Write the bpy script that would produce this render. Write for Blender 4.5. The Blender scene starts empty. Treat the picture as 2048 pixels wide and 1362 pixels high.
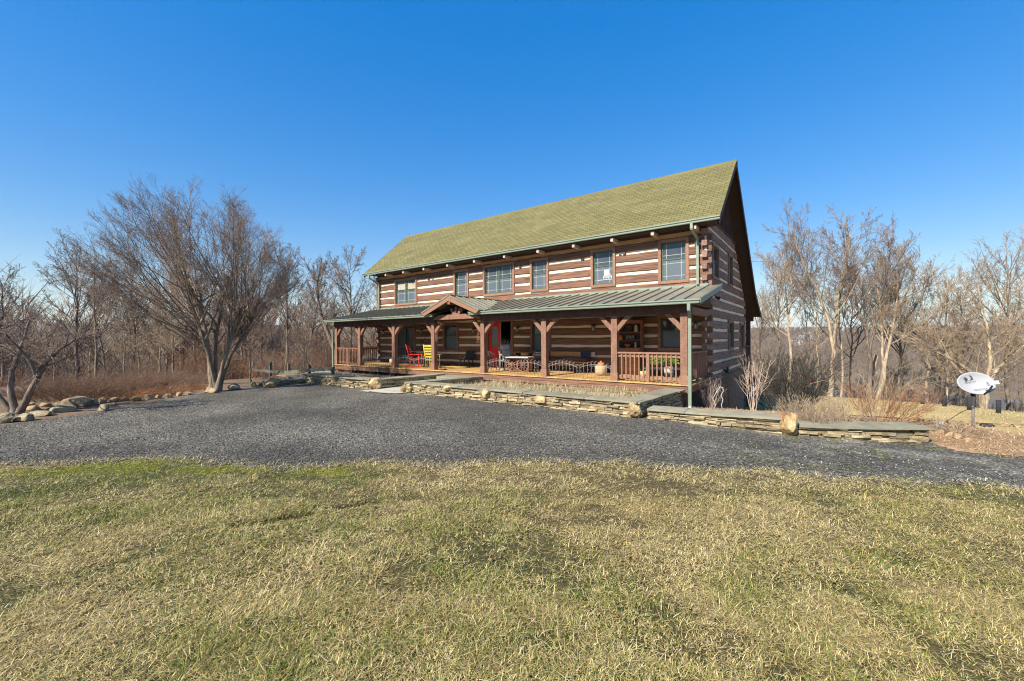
import bpy, bmesh, math, random
import numpy as np
from mathutils import Vector, Matrix

# ------------------------------------------------------------------ camera, sky, sun, exposure
SC = bpy.context.scene
COL = SC.collection
R_ = math.radians
CAM = np.array([0.0, 0.0, 1.4])
YAW, PITCH, ROLL, FPX = 0.6429378, -0.0064958, -0.0070, 836.38
def cam_axes():
    c, s = math.cos(YAW), math.sin(YAW)
    M = np.array([[c, s, 0], [0, 0, -1], [-s, c, 0]], float)
    cp, sp = math.cos(PITCH), math.sin(PITCH)
    P = np.array([[1, 0, 0], [0, cp, sp], [0, -sp, cp]])
    cr, sr = math.cos(ROLL), math.sin(ROLL)
    Q = np.array([[cr, -sr, 0], [sr, cr, 0], [0, 0, 1]])
    return Q @ P @ M
AX = cam_axes()
cd = bpy.data.cameras.new('camera'); cam = bpy.data.objects.new('camera', cd); COL.objects.link(cam)
cd.sensor_fit = 'HORIZONTAL'; cd.sensor_width = 36.0; cd.lens = FPX * 36.0 / 2048.0
cd.clip_start = 0.05; cd.clip_end = 20000
mw = Matrix.Identity(4)
for i in range(3):
    mw[i][0] = AX[0][i]; mw[i][1] = -AX[1][i]; mw[i][2] = -AX[2][i]; mw[i][3] = CAM[i]
cam.matrix_world = mw
SC.camera = cam

SUN_EL, SUN_AZ = R_(40.0), R_(189.6)          # azimuth measured from +Y towards +X
SUN = Vector((math.sin(SUN_AZ) * math.cos(SUN_EL), math.cos(SUN_AZ) * math.cos(SUN_EL), math.sin(SUN_EL)))
w = bpy.data.worlds.new("World"); SC.world = w; w.use_nodes = True
nt = w.node_tree; nt.nodes.clear()
sky = nt.nodes.new('ShaderNodeTexSky'); sky.sky_type = 'NISHITA'; sky.sun_disc = False
sky.sun_elevation = SUN_EL; sky.sun_rotation = SUN_AZ
sky.altitude = 200; sky.air_density = 1.4; sky.dust_density = 0.3; sky.ozone_density = 7.0
hs = nt.nodes.new('ShaderNodeHueSaturation'); hs.inputs['Saturation'].default_value = 2.0; hs.inputs['Hue'].default_value = 0.516; hs.inputs['Value'].default_value = 1.62
gm = nt.nodes.new('ShaderNodeGamma'); gm.inputs['Gamma'].default_value = 0.5
bg = nt.nodes.new('ShaderNodeBackground'); bg.inputs['Strength'].default_value = 0.12
wo = nt.nodes.new('ShaderNodeOutputWorld')
nt.links.new(sky.outputs[0], gm.inputs['Color']); nt.links.new(gm.outputs[0], hs.inputs['Color']); nt.links.new(hs.outputs[0], bg.inputs[0]); nt.links.new(bg.outputs[0], wo.inputs[0])
sl = bpy.data.lights.new('sun', 'SUN'); sl.energy = 5.0; sl.angle = R_(0.5); sl.color = (1.0, 0.93, 0.82)
so = bpy.data.objects.new('sun', sl); COL.objects.link(so)
so.rotation_euler = (-SUN).to_track_quat('-Z', 'Y').to_euler(); so.location = (0, -20, 40)
SC.view_settings.view_transform = 'Standard'
try: SC.view_settings.look = 'None'
except Exception: pass
SC.view_settings.gamma = 1.0; SC.view_settings.use_curve_mapping = False; SC.view_settings.exposure = 1.0
SC.cycles.use_denoising = True; SC.cycles.denoiser = 'OPENIMAGEDENOISE'; SC.cycles.denoising_input_passes = 'RGB_ALBEDO_NORMAL'; SC.cycles.denoising_prefilter = 'NONE'; SC.cycles.filter_width = 1.15; SC.cycles.sample_clamp_indirect = 4.0; SC.cycles.max_bounces = 6; SC.cycles.transparent_max_bounces = 8

rng = np.random.default_rng(7)
rnd = random.Random(5)

# ------------------------------------------------------------------ pixel helpers (measuring from the photograph)
def ray(x, y): return AX.T @ np.array([(x - 1024) / FPX, (y - 681) / FPX, 1.0])
def at_y(x, y, Y): d = ray(x, y); return CAM + d * (Y / d[1])
def at_z(x, y, z): d = ray(x, y); return CAM + d * ((z - CAM[2]) / d[2])
def rd(r, d):                                   # sideways / forward metres from the camera -> world XY
    return (r * math.cos(YAW) - d * math.sin(YAW), r * math.sin(YAW) + d * math.cos(YAW))
def col(px, d): return rd((px - 1024) / FPX * d, d)
def to_rd(X, Y): return (X * math.cos(YAW) + Y * math.sin(YAW), -X * math.sin(YAW) + Y * math.cos(YAW))

# ------------------------------------------------------------------ noise in numpy
_perm = rng.permutation(4096)
def vnoise(x, y, s=0):
    xi = np.floor(x).astype(int); yi = np.floor(y).astype(int); fx = x - xi; fy = y - yi
    fx = fx * fx * (3 - 2 * fx); fy = fy * fy * (3 - 2 * fy)
    def h(a, b): return _perm[(_perm[(a + 131 * s) & 4095] + b) & 4095] / 4095.0
    return (h(xi, yi) * (1 - fx) + h(xi + 1, yi) * fx) * (1 - fy) + (h(xi, yi + 1) * (1 - fx) + h(xi + 1, yi + 1) * fx) * fy
def fbm(x, y, s=0, o=4):
    t = 0; a = .5; f = 1.0
    for i in range(o):
        t = t + a * vnoise(x * f + 17.3 * i, y * f - 9.1 * i, s + i); a *= .5; f *= 2.03
    return t / (1 - .5 ** o)
def sstep(a, b, x):
    t = np.clip((x - a) / (b - a), 0, 1); return t * t * (3 - 2 * t)

# ------------------------------------------------------------------ terrain height
def _pt(px, py, d):
    X, Y = col(px, d); hz = 682.7 - px * 14.33 / 2048
    return (X, Y, 1.4 - (py - hz) / FPX * d)
TP = []
for px, d, z in ((1024, 0.1, -.30), (0, 2, -.30), (1024, 2, -.30), (2048, 2, -.32), (1024, 3.6, -.35), (0, 4, -.34), (2048, 4, -.44), (1024, 5.5, -.43), (0, 6.2, -.42), (2048, 5.3, -.56),
                 (-600, 6, -.40), (2700, 6, -.75), (1024, 8, -.50), (500, 9, -.52), (0, 9.7, -.55), (215, 11.7, -.55), (410, 15.4, -.56), (540, 17.0, -.57), (-400, 12, -.6), (-300, 20, -1.0)):
    X, Y = col(px, d); TP.append((X, Y, z))
for X, Y in ((-17, 9.4), (-14, 9.5), (-10, 9.7), (-7, 9.8), (-3.8, 9.9)): TP.append((X, Y, -.55))
TP += [(-20, 13, -.58), (-12, 12.5, -.52), (-5, 12.8, -.55), (-20, 18, -1.0), (-10, 18, -1.2), (-26, 14, -.75), (-27, 19, -1.3), (-24, 26, -2.4), (-10, 27, -2.9), (-4, 19, -2.55), (-3, 23, -2.8), (-2.5, 15.8, -1.15), (-2.9, 13.4, -.75),
       (-1.0, 13.0, -.66), (-.4, 16.5, -1.3), (1.0, 20, -2.1), (-.7, 10.2, -.62), (1.6, 11.4, -.74), (2.6, 13.2, -.62), (4.5, 12.5, -.85), (6.5, 12, -1.2), (5, 9, -.82), (3.2, 9.0, -.78), (8, 8, -1.3), (5, 17, -1.6)]
for px, py, d in ((1600, 788, 30), (1700, 794, 29.5), (1800, 802, 29), (1900, 813, 28), (1997, 826, 27), (2048, 832, 26.5), (1610, 805, 21), (1750, 816, 20), (1900, 826, 18), (2040, 845, 16), (2300, 860, 24), (1560, 783, 33)):
    TP.append(_pt(px, py, d))
for px, d, z in ((2600, 20, -4.0), (100, 24, -1.1), (250, 24, -1.1), (400, 22, -.85), (560, 24, -1.0), (680, 24, -.9), (100, 36, -2.6), (400, 36, -2.8), (700, 36, -2.6), (-300, 36, -2.8), (1600, 42, -6.5), (1800, 42, -7.2), (2000, 42, -7.6), (2300, 42, -8), (1200, 46, -5.5)):
    X, Y = col(px, d); TP.append((X, Y, z))
for a in range(120, 300, 30):
    TP.append((22 * math.sin(R_(a)) , 22 * math.cos(R_(a)), -.3))
TP = np.array(TP)
def _U(r2): return .5 * r2 * np.log(np.maximum(r2, 1e-12))
def _solve():
    n = len(TP); d2 = ((TP[:, None, :2] - TP[None, :, :2]) ** 2).sum(2)
    K = _U(d2) + np.eye(n) * 0.25; Pm = np.c_[np.ones(n), TP[:, :2]]
    A = np.zeros((n + 3, n + 3)); A[:n, :n] = K; A[:n, n:] = Pm; A[n:, :n] = Pm.T
    return np.linalg.solve(A, np.r_[TP[:, 2], 0, 0, 0])
TW = _solve()
RIGHT = np.array([(0, 0), (30, -3), (45, -8.5), (70, -16), (100, -23.5), (140, -27), (250, -27), (262, -23), (350, -20), (500, -11), (800, 3), (1200, 10), (2500, 12), (9000, 12)], float)
LEFT = np.array([(0, 0), (30, -1.7), (60, -7), (120, -16), (300, -25), (700, -22), (1200, -5), (2000, 38), (3000, 92), (5000, 88), (9000, 60)], float)
def shadow_groove(X, Y):                                  # groove in the turf, broken in three, standing in for a dark shadow streak
    a = np.array((-4.46, 1.49)); b = np.array((-3.70, 3.10)); L = np.linalg.norm(b - a); u = (b - a) / L
    t = ((X - a[0]) * u[0] + (Y - a[1]) * u[1]) / L; v = -(X - a[0]) * u[1] + (Y - a[1]) * u[0] + .05 * np.sin(t * 7)
    gap = sstep(.0, .04, t) * (1 - sstep(.40, .44, t)) + sstep(.52, .56, t) * (1 - sstep(.78, .82, t)) + .8 * sstep(.9, .93, t) * (1 - sstep(1.0, 1.04, t))
    return np.exp(-(v / .06) ** 2) * gap
def height(X, Y):
    X = np.asarray(X, float); Y = np.asarray(Y, float); sh = X.shape; X = X.ravel(); Y = Y.ravel()
    D = np.hypot(X, Y); z = np.zeros_like(X)
    near = D < 60
    if near.any():
        xn, yn = X[near], Y[near]; acc = TW[-3] + TW[-2] * xn + TW[-1] * yn
        for i in range(len(TP)): acc = acc + TW[i] * _U((xn - TP[i, 0]) ** 2 + (yn - TP[i, 1]) ** 2)
        z[near] = acc
    r, d = to_rd(X, Y); az = np.degrees(np.arctan2(r, d))
    t = sstep(2, 20, az)
    zf = np.interp(D, RIGHT[:, 0], RIGHT[:, 1]) * t + np.interp(D, LEFT[:, 0], LEFT[:, 1]) * (1 - t)
    amp = np.interp(D, [40, 300, 1500, 4000], [.3, 3, 12, 26])
    zf = zf + (fbm(X / np.maximum(D, 60) * 9 + D / 500, Y / np.maximum(D, 60) * 9, 3) - .5) * amp * (1 - t * ((D > 100) & (D < 265)))
    back = np.abs(az) > 100
    zf = np.where(back, -.3 - (D - 22) * .02, zf)
    k = sstep(33, 52, D)
    z = z * (1 - k) + zf * k
    z = z + (fbm(X * 1.1, Y * 1.1, 5, 3) - .5) * .035 * (D < 60) - .085 * shadow_groove(X, Y)
    return z.reshape(sh)
def hz(X, Y): return float(height(np.array([X]), np.array([Y]))[0])

# ------------------------------------------------------------------ object helpers
def tag(o, label=None, cat=None, group=None, kind=None):
    if label: o['label'] = label
    if cat: o['category'] = cat
    if group: o['group'] = group
    if kind: o['kind'] = kind
    return o
def thing(name, label, cat, loc=(0, 0, 0), rz=0, group=None):
    o = bpy.data.objects.new(name, None); COL.objects.link(o); o.empty_display_size = .2
    o.location = loc; o.rotation_euler = (0, 0, rz)
    return tag(o, label, cat, group)
def np_mesh(name, V, quads=None, tris=None, mats=(), parent=None, colors=None, tint=None, smooth=False, uv=None):
    me = bpy.data.meshes.new(name)
    V = np.asarray(V, np.float32)
    nq = 0 if quads is None else len(quads); ntr = 0 if tris is None else len(tris)
    me.vertices.add(len(V)); me.vertices.foreach_set('co', V.ravel())
    loops = np.concatenate([np.asarray(a, np.int32).ravel() for a in (quads, tris) if a is not None and len(a)])
    me.loops.add(len(loops)); me.loops.foreach_set('vertex_index', loops)
    me.polygons.add(nq + ntr)
    st = np.concatenate([np.arange(nq) * 4, nq * 4 + np.arange(ntr) * 3]).astype(np.int32)
    me.polygons.foreach_set('loop_start', st)
    if smooth: me.polygons.foreach_set('use_smooth', np.ones(nq + ntr, bool))
    if colors is not None:
        a = me.color_attributes.new('col', 'FLOAT_COLOR', 'POINT'); c = np.ones((len(V), 4), np.float32); c[:, :3] = colors
        a.data.foreach_set('color', c.ravel())
    if tint is not None:
        a = me.attributes.new('tint', 'FLOAT', 'FACE'); a.data.foreach_set('value', np.asarray(tint, np.float32))
    if uv is not None:
        l = me.uv_layers.new(name='UVMap'); l.data.foreach_set('uv', np.asarray(uv, np.float32)[loops].ravel())
    me.update(calc_edges=True); me.validate()
    for m in (mats if isinstance(mats, (list, tuple)) else [mats]): me.materials.append(m)
    o = bpy.data.objects.new(name, me); COL.objects.link(o)
    if parent: o.parent = parent
    return o
class MB:
    """collects polygons for one mesh; every added piece gets its own tint value"""
    def __init__(s): s.v = []; s.f = []; s.t = []; s.sm = []; s.uvf = []
    def add(s, vs, fs, tint=None, smooth=False):
        b = len(s.v); t = rnd.random() if tint is None else tint
        s.v += [tuple(map(float, p)) for p in vs]
        for f in fs: s.f.append([b + i for i in f]); s.t.append(t); s.sm.append(smooth)
        return s
    def box(s, c, size, rz=0, tint=None, jit=0.0, tilt=(0, 0)):
        hx, hy, h_ = size[0] / 2, size[1] / 2, size[2] / 2
        vs = []
        m = Matrix.Rotation(rz, 3, 'Z') @ Matrix.Rotation(tilt[0], 3, 'X') @ Matrix.Rotation(tilt[1], 3, 'Y')
        for dz in (-1, 1):
            for dx, dy in ((-1, -1), (1, -1), (1, 1), (-1, 1)):
                p = m @ Vector((dx * hx + rnd.uniform(-jit, jit), dy * hy + rnd.uniform(-jit, jit), dz * h_ + rnd.uniform(-jit, jit) * .5))
                vs.append((c[0] + p.x, c[1] + p.y, c[2] + p.z))
        return s.add(vs, [(3, 2, 1, 0), (4, 5, 6, 7), (0, 1, 5, 4), (1, 2, 6, 5), (2, 3, 7, 6), (3, 0, 4, 7)], tint)
    def span(s, a, b, tint=None):                 # box from min corner to max corner
        return s.box([(a[i] + b[i]) / 2 for i in range(3)], [abs(b[i] - a[i]) for i in range(3)], 0, tint)
    def bar(s, p, q, w, h, up=(0, 0, 1), tint=None):
        p = Vector(p); q = Vector(q); d = (q - p).normalized(); u = Vector(up)
        if abs(d.dot(u)) > .98: u = Vector((0, 1, 0))
        a = d.cross(u).normalized() * w / 2; u2 = a.cross(d).normalized() * h / 2
        vs = [p - a - u2, p + a - u2, p + a + u2, p - a + u2, q - a - u2, q + a - u2, q + a + u2, q - a + u2]
        return s.add(vs, [(0, 1, 2, 3), (7, 6, 5, 4), (0, 4, 5, 1), (1, 5, 6, 2), (2, 6, 7, 3), (3, 7, 4, 0)], tint)
    def tube(s, pts, r, n=6, tint=None, closed=False):
        pts = [Vector(p) for p in pts]; N = len(pts); rs = r if isinstance(r, (list, tuple)) else [r] * N
        vs = []; ref = None
        for i, p in enumerate(pts):
            if closed: d = pts[(i + 1) % N] - pts[i - 1]
            else: d = pts[min(i + 1, N - 1)] - pts[max(i - 1, 0)]
            d.normalize()
            if ref is None: ref = d.orthogonal().normalized()
            a = (ref - d * ref.dot(d));
            a = a.normalized() if a.length > 1e-5 else d.orthogonal().normalized()
            ref = a; b = d.cross(a)
            for k in range(n):
                t = 2 * math.pi * k / n; vs.append(p + (a * math.cos(t) + b * math.sin(t)) * rs[i])
        fs = []
        for i in range(N if closed else N - 1):
            j = (i + 1) % N
            for k in range(n): fs.append((i * n + k, i * n + (k + 1) % n, j * n + (k + 1) % n, j * n + k))
        if not closed: fs += [tuple(reversed(range(n))), tuple((N - 1) * n + k for k in range(n))]
        return s.add(vs, fs, tint, True)
    def lathe(s, prof, c=(0, 0, 0), n=16, tint=None, sx=1, sy=1):
        vs = []; fs = []
        for r, z in prof:
            for k in range(n):
                t = 2 * math.pi * k / n; vs.append((c[0] + r * math.cos(t) * sx, c[1] + r * math.sin(t) * sy, c[2] + z))
        for i in range(len(prof) - 1):
            for k in range(n): fs.append((i * n + k, i * n + (k + 1) % n, (i + 1) * n + (k + 1) % n, (i + 1) * n + k))
        fs += [tuple(reversed(range(n))), tuple((len(prof) - 1) * n + k for k in range(n))]
        return s.add(vs, fs, tint, True)
    def prism(s, poly, axis, a, b, tint=None):    # poly in the two other axes, extruded along axis from a to b
        o = {'x': lambda u, v, t: (t, u, v), 'y': lambda u, v, t: (u, t, v), 'z': lambda u, v, t: (u, v, t)}[axis]
        n = len(poly); vs = [o(u, v, a) for u, v in poly] + [o(u, v, b) for u, v in poly]
        return s.add(vs, [tuple(range(n)), tuple(reversed(range(n, 2 * n)))] + [(i, n + i, n + (i + 1) % n, (i + 1) % n) for i in range(n)], tint)
    def build(s, name, mat, parent=None, uv=None):
        me = bpy.data.meshes.new(name); me.from_pydata(s.v, [], s.f)
        a = me.attributes.new('tint', 'FLOAT', 'FACE'); a.data.foreach_set('value', s.t)
        me.polygons.foreach_set('use_smooth', s.sm)
        bm = bmesh.new(); bm.from_mesh(me); bmesh.ops.recalc_face_normals(bm, faces=bm.faces[:]); bm.to_mesh(me); bm.free()
        if uv:
            l = me.uv_layers.new(name='UVMap')
            for lp in me.loops: l.data[lp.index].uv = uv(me.vertices[lp.vertex_index].co)
        me.materials.append(mat)
        o = bpy.data.objects.new(name, me); COL.objects.link(o)
        if parent: o.parent = parent
        return o
def copy_tree(o, parent=None):
    c = o.copy(); COL.objects.link(c); c.parent = parent
    for ch in list(o.children): copy_tree(ch, c)
    return c

# ------------------------------------------------------------------ materials
def lin(r, g, b):
    f = lambda c: (c / 255 / 12.92) if c <= 10 else ((c / 255 + .055) / 1.055) ** 2.4
    return (f(r), f(g), f(b))
def mat(name, base, rough=.8, var=.25, scale=(6, 6, 6), tint=.25, bump=.0, bscale=None, base2=None, spec=.3, metal=0.0, detail=6, nrough=.62, attr=False, bdist=.02, streak=None):
    m = bpy.data.materials.new(name); m.use_nodes = True; T = m.node_tree; N = T.nodes; L = T.links
    bs = N['Principled BSDF']; bs.inputs['Roughness'].default_value = rough; bs.inputs['Metallic'].default_value = metal
    bs.inputs['Specular IOR Level'].default_value = spec
    tc = N.new('ShaderNodeTexCoord'); mp = N.new('ShaderNodeMapping'); mp.inputs['Scale'].default_value = scale
    L.new(tc.outputs['Object'], mp.inputs[0])
    nz = N.new('ShaderNodeTexNoise'); nz.inputs['Scale'].default_value = 1.0; nz.inputs['Detail'].default_value = detail; nz.inputs['Roughness'].default_value = nrough
    L.new(mp.outputs[0], nz.inputs['Vector'])
    rp = N.new('ShaderNodeValToRGB'); b2 = base2 or base
    rp.color_ramp.elements[0].position = .32; rp.color_ramp.elements[1].position = .68
    rp.color_ramp.elements[0].color = tuple(c * (1 - var) for c in base) + (1,)
    rp.color_ramp.elements[1].color = tuple(min(1, c * (1 + var)) for c in b2) + (1,)
    L.new(nz.outputs['Fac'], rp.inputs[0])
    out = rp.outputs[0]
    if attr:
        at = N.new('ShaderNodeAttribute'); at.attribute_name = 'col'
        mx = N.new('ShaderNodeMix'); mx.data_type = 'RGBA'; mx.blend_type = 'MULTIPLY'; mx.inputs[0].default_value = 1
        L.new(at.outputs['Color'], mx.inputs[6]); L.new(out, mx.inputs[7]); out = mx.outputs[2]
    if streak:                                   # weather checks: thin dark lines along the grain
        m4 = N.new('ShaderNodeMapping'); m4.inputs['Scale'].default_value = streak; L.new(tc.outputs['Object'], m4.inputs[0])
        n4 = N.new('ShaderNodeTexNoise'); n4.inputs['Scale'].default_value = 1; n4.inputs['Detail'].default_value = 3; n4.inputs['Distortion'].default_value = .4; L.new(m4.outputs[0], n4.inputs['Vector'])
        r4 = N.new('ShaderNodeMapRange'); r4.inputs[1].default_value = .56; r4.inputs[2].default_value = .66; r4.inputs[3].default_value = 1.0; r4.inputs[4].default_value = .42; L.new(n4.outputs['Fac'], r4.inputs[0])
        x4 = N.new('ShaderNodeVectorMath'); x4.operation = 'SCALE'; L.new(out, x4.inputs[0]); L.new(r4.outputs[0], x4.inputs['Scale']); out = x4.outputs[0]
    if tint:
        at = N.new('ShaderNodeAttribute'); at.attribute_name = 'tint'
        mr = N.new('ShaderNodeMapRange'); mr.inputs[3].default_value = 1 - tint; mr.inputs[4].default_value = 1 + tint
        L.new(at.outputs['Fac'], mr.inputs[0])
        mx = N.new('ShaderNodeVectorMath'); mx.operation = 'SCALE'
        L.new(out, mx.inputs[0]); L.new(mr.outputs[0], mx.inputs['Scale']); out = mx.outputs[0]
    L.new(out, bs.inputs['Base Color'])
    if bump:
        n2 = nz
        if bscale:
            mp2 = N.new('ShaderNodeMapping'); mp2.inputs['Scale'].default_value = bscale; L.new(tc.outputs['Object'], mp2.inputs[0])
            n2 = N.new('ShaderNodeTexNoise'); n2.inputs['Scale'].default_value = 1; n2.inputs['Detail'].default_value = 4; L.new(mp2.outputs[0], n2.inputs['Vector'])
        bp = N.new('ShaderNodeBump'); bp.inputs['Strength'].default_value = bump; bp.inputs['Distance'].default_value = bdist
        L.new(n2.outputs['Fac'], bp.inputs['Height']); L.new(bp.outputs[0], bs.inputs['Normal'])
    return m
M = {}
M['log_x'] = mat('log_wood_front', (.180, .094, .060), .75, .36, (1.6, 14, 22), .20, .7, (3, 20, 26), bdist=.03, streak=(.9, 20, 34))
M['log_y'] = mat('log_wood_side', (.220, .132, .100), .75, .36, (14, 1.6, 22), .20, .7, (20, 3, 26), bdist=.03, streak=(20, .9, 34))  # front logs' wood, grain turned, base lightened to lift the gable wall's shade
M['trim'] = mat('stained_trim', (.240, .125, .078), .65, .20, (9, 9, 9), .08, .25, (20, 20, 20))
M['post'] = mat('hewn_post_wood', (.200, .106, .068), .7, .25, (14, 14, 3), .08, .8, (9, 9, 16), bdist=.02)
M['endgrain'] = mat('pale_end_grain', (.50, .36, .29), .8, .2, (14, 14, 14), .1)
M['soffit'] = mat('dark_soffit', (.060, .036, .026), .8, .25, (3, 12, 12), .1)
M['darkwood'] = mat('dark_brown_wood', (.085, .046, .036), .8, .3, (10, 10, 4), .2, .4)
M['chink'] = mat('cream_chinking', (.70, .62, .46), .9, .12, (5, 5, 14), .04, .3)
M['ceil'] = mat('porch_ceiling_boards', (.22, .13, .07), .7, .25, (2, 14, 14), .15)
M['green'] = mat('green_gutter_metal', (.185, .225, .170), .45, .12, (2, 6, 6), .05, metal=0.0, spec=.5)
M['sash'] = mat('green_window_sash', (.060, .098, .070), .5, .15, (6, 6, 6), .05)
M['seam'] = mat('weathered_green_metal', (.205, .190, .140), .42, .22, (1.2, 3, 3), .06, spec=.5, metal=.15)
M['muntin'] = mat('pale_grille', (.36, .37, .34), .6, .05, (5, 5, 5), 0)
M['deck'] = mat('honey_deck_boards', (.44, .27, .105), .6, .22, (22, 2.5, 4), .22, .25)
M['stucco'] = mat('brown_stucco', (.185, .140, .105), .95, .18, (5, 5, 2.5), 0, .5, (40, 40, 40))
M['red'] = mat('red_paint', (.60, .024, .020), .4, .1, (4, 4, 4), .05)
M['redchair'] = mat('bright_red_paint', (.62, .045, .03), .5, .15, (8, 8, 8), .05)
M['yellow'] = mat('yellow_paint', (.62, .48, .07), .5, .15, (8, 8, 8), .05)
M['white'] = mat('white_paint', (.40, .39, .37), .5, .06, (6, 6, 6), .03)
M['iron'] = mat('dark_wrought_iron', (.030, .030, .032), .55, .3, (20, 20, 20), .1, spec=.5)
M['wire'] = mat('greyed_wire', (.23, .20, .17), .6, .3, (30, 30, 30), .1)
M['rust'] = mat('rusty_metal', (.22, .095, .055), .8, .35, (22, 22, 22), .15, .3)
M['greywood'] = mat('silvered_wood', (.33, .31, .29), .8, .3, (14, 14, 14), .15, .3)
M['orangewood'] = mat('orange_pine_planks', (.42, .20, .075), .65, .25, (3, 14, 14), .15, .2)
M['cabinet'] = mat('red_brown_cabinet', (.26, .105, .055), .6, .25, (4, 4, 12), .15, .2)
M['wicker'] = mat('tan_wicker', (.40, .29, .17), .85, .35, (40, 40, 60), .15, .6)
M['orange'] = mat('orange_glaze', (.50, .15, .03), .45, .2, (8, 8, 8), .1)
M['bluecloth'] = mat('navy_cloth', (.030, .045, .10), .9, .5, (38, 38, 38), .1)
M['cream'] = mat('cream_ceramic', (.46, .40, .29), .5, .15, (10, 10, 10), .1)
M['teal'] = mat('teal_glaze', (.12, .26, .25), .35, .3, (9, 9, 9), .1)
M['grey'] = mat('grey_plastic', (.42, .43, .44), .5, .1, (8, 8, 8), .05)
M['galv'] = mat('galvanised_pipe', (.40, .41, .42), .42, .18, (12, 12, 5), .05, metal=.4, spec=.5)
M['dishwhite'] = mat('dish_enamel', (.32, .322, .33), .45, .05, (3, 3, 3), .0)
M['mark'] = mat('dark_grey_print', (.055, .06, .07), .6, .1, (8, 8, 8), 0)
M['stone'] = mat('stacked_fieldstone', (.25, .192, .105), .9, .28, (7, 7, 16), .40, .8, (26, 26, 40), base2=(.31, .25, .15))
M['coping'] = mat('grey_flagstone', (.225, .205, .140), .85, .22, (3.5, 3.5, 3.5), .14, .5, (14, 14, 14))
M['boulder'] = mat('ochre_boulder', (.33, .205, .090), .9, .45, (5, 5, 5), .2, .9, (9, 9, 9), base2=(.42, .30, .155), bdist=.05)
M['rock'] = mat('tan_rock', (.24, .165, .09), .9, .4, (5, 5, 5), .25, .8, (9, 9, 9), base2=(.31, .22, .125), bdist=.05)
M['rockgrey'] = mat('lichen_grey_rock', (.17, .145, .095), .9, .4, (4, 4, 4), .2, .8, (9, 9, 9), base2=(.24, .19, .115), bdist=.06)
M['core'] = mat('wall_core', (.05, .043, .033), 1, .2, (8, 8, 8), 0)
M['fence'] = mat('weathered_grey_green_rail', (.115, .12, .095), .85, .25, (8, 8, 8), .12, .3)
M['blackpost'] = mat('black_creosote_post', (.022, .022, .024), .85, .3, (10, 10, 10), .1)
M['bark'] = mat('grey_brown_bark', (.165, .125, .085), .95, .38, (9, 9, 3), .12, .7, (22, 22, 6), base2=(.22, .17, .12))
M['barkpale'] = mat('pale_tan_bark', (.25, .190, .118), .95, .38, (7, 7, 2.5), .12, .7, (22, 22, 6), base2=(.33, .26, .175))
M['barkdark'] = mat('dark_umber_bark', (.120, .088, .068), .95, .4, (9, 9, 3), .12, .7, (22, 22, 6), base2=(.17, .13, .10))
M['twig'] = mat('brown_twigs', (.225, .165, .125), .9, .3, (3, 3, 3), .3)
M['twigred'] = mat('red_brown_twigs', (.215, .135, .105), .9, .3, (3, 3, 3), .3)
M['twigtan'] = mat('tan_twigs', (.30, .225, .15), .9, .3, (3, 3, 3), .3)
M['twigfar'] = mat('far_twigs', (.150, .112, .078), .9, .3, (3, 3, 3), .35)
M['twigpale'] = mat('pale_pink_twigs', (.42, .32, .25), .9, .25, (3, 3, 3), .25)
M['twigmound'] = mat('russet_twigs', (.225, .142, .092), .9, .3, (3, 3, 3), .35)
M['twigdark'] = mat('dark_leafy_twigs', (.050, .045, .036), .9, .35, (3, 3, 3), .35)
M['twigrust'] = mat('rust_dry_stems', (.27, .135, .065), .9, .3, (3, 3, 3), .35)
M['leaf'] = mat('fresh_green_leaves', (.10, .17, .025), .6, .35, (9, 9, 9), .4)
M['water'] = mat('grey_river', (.115, .11, .10), .75, .25, (.04, .04, .04), 0, spec=.15)
M['farwhite'] = mat('far_white_siding', (.62, .62, .62), .8, .1, (1, 1, 1), .1)
M['farroof'] = mat('far_grey_roof', (.16, .15, .15), .9, .2, (1, 1, 1), .1)
M['black'] = mat('black_rubber', (.018, .018, .02), .6, .2, (8, 8, 8), 0)
M['path'] = mat('pale_flag_path', (.42, .38, .30), .9, .25, (2.2, 2.2, 2.2), .1, .4, (14, 14, 14))
M['blades'] = mat('grass_blades', (1, 1, 1), .65, .12, (2, 2, 2), 0, attr=True, spec=.25)

def glass_mat(name, base, rough=.04):
    m = mat(name, base, rough, .25, (1.3, 1.3, 1.3), 0, spec=.5)
    m.node_tree.nodes['Principled BSDF'].inputs['IOR'].default_value = 1.52
    T = m.node_tree; n = T.nodes.new('ShaderNodeTexNoise'); n.inputs['Scale'].default_value = 1.6; n.inputs['Detail'].default_value = 1
    tc = T.nodes['Texture Coordinate']; T.links.new(tc.outputs['Object'], n.inputs['Vector'])
    b = T.nodes.new('ShaderNodeBump'); b.inputs['Strength'].default_value = .06; b.inputs['Distance'].default_value = .05
    T.links.new(n.outputs['Fac'], b.inputs['Height']); T.links.new(b.outputs[0], T.nodes['Principled BSDF'].inputs['Normal'])
    return m
M['glass'] = glass_mat('window_glass', (.050, .062, .070))
M['screen'] = mat('insect_screen_pane', (.085, .105, .125), .35, .15, (40, 40, 40), 0, spec=.5)
M['lampglass'] = glass_mat('lantern_glass', (.30, .30, .27), .08)

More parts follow.
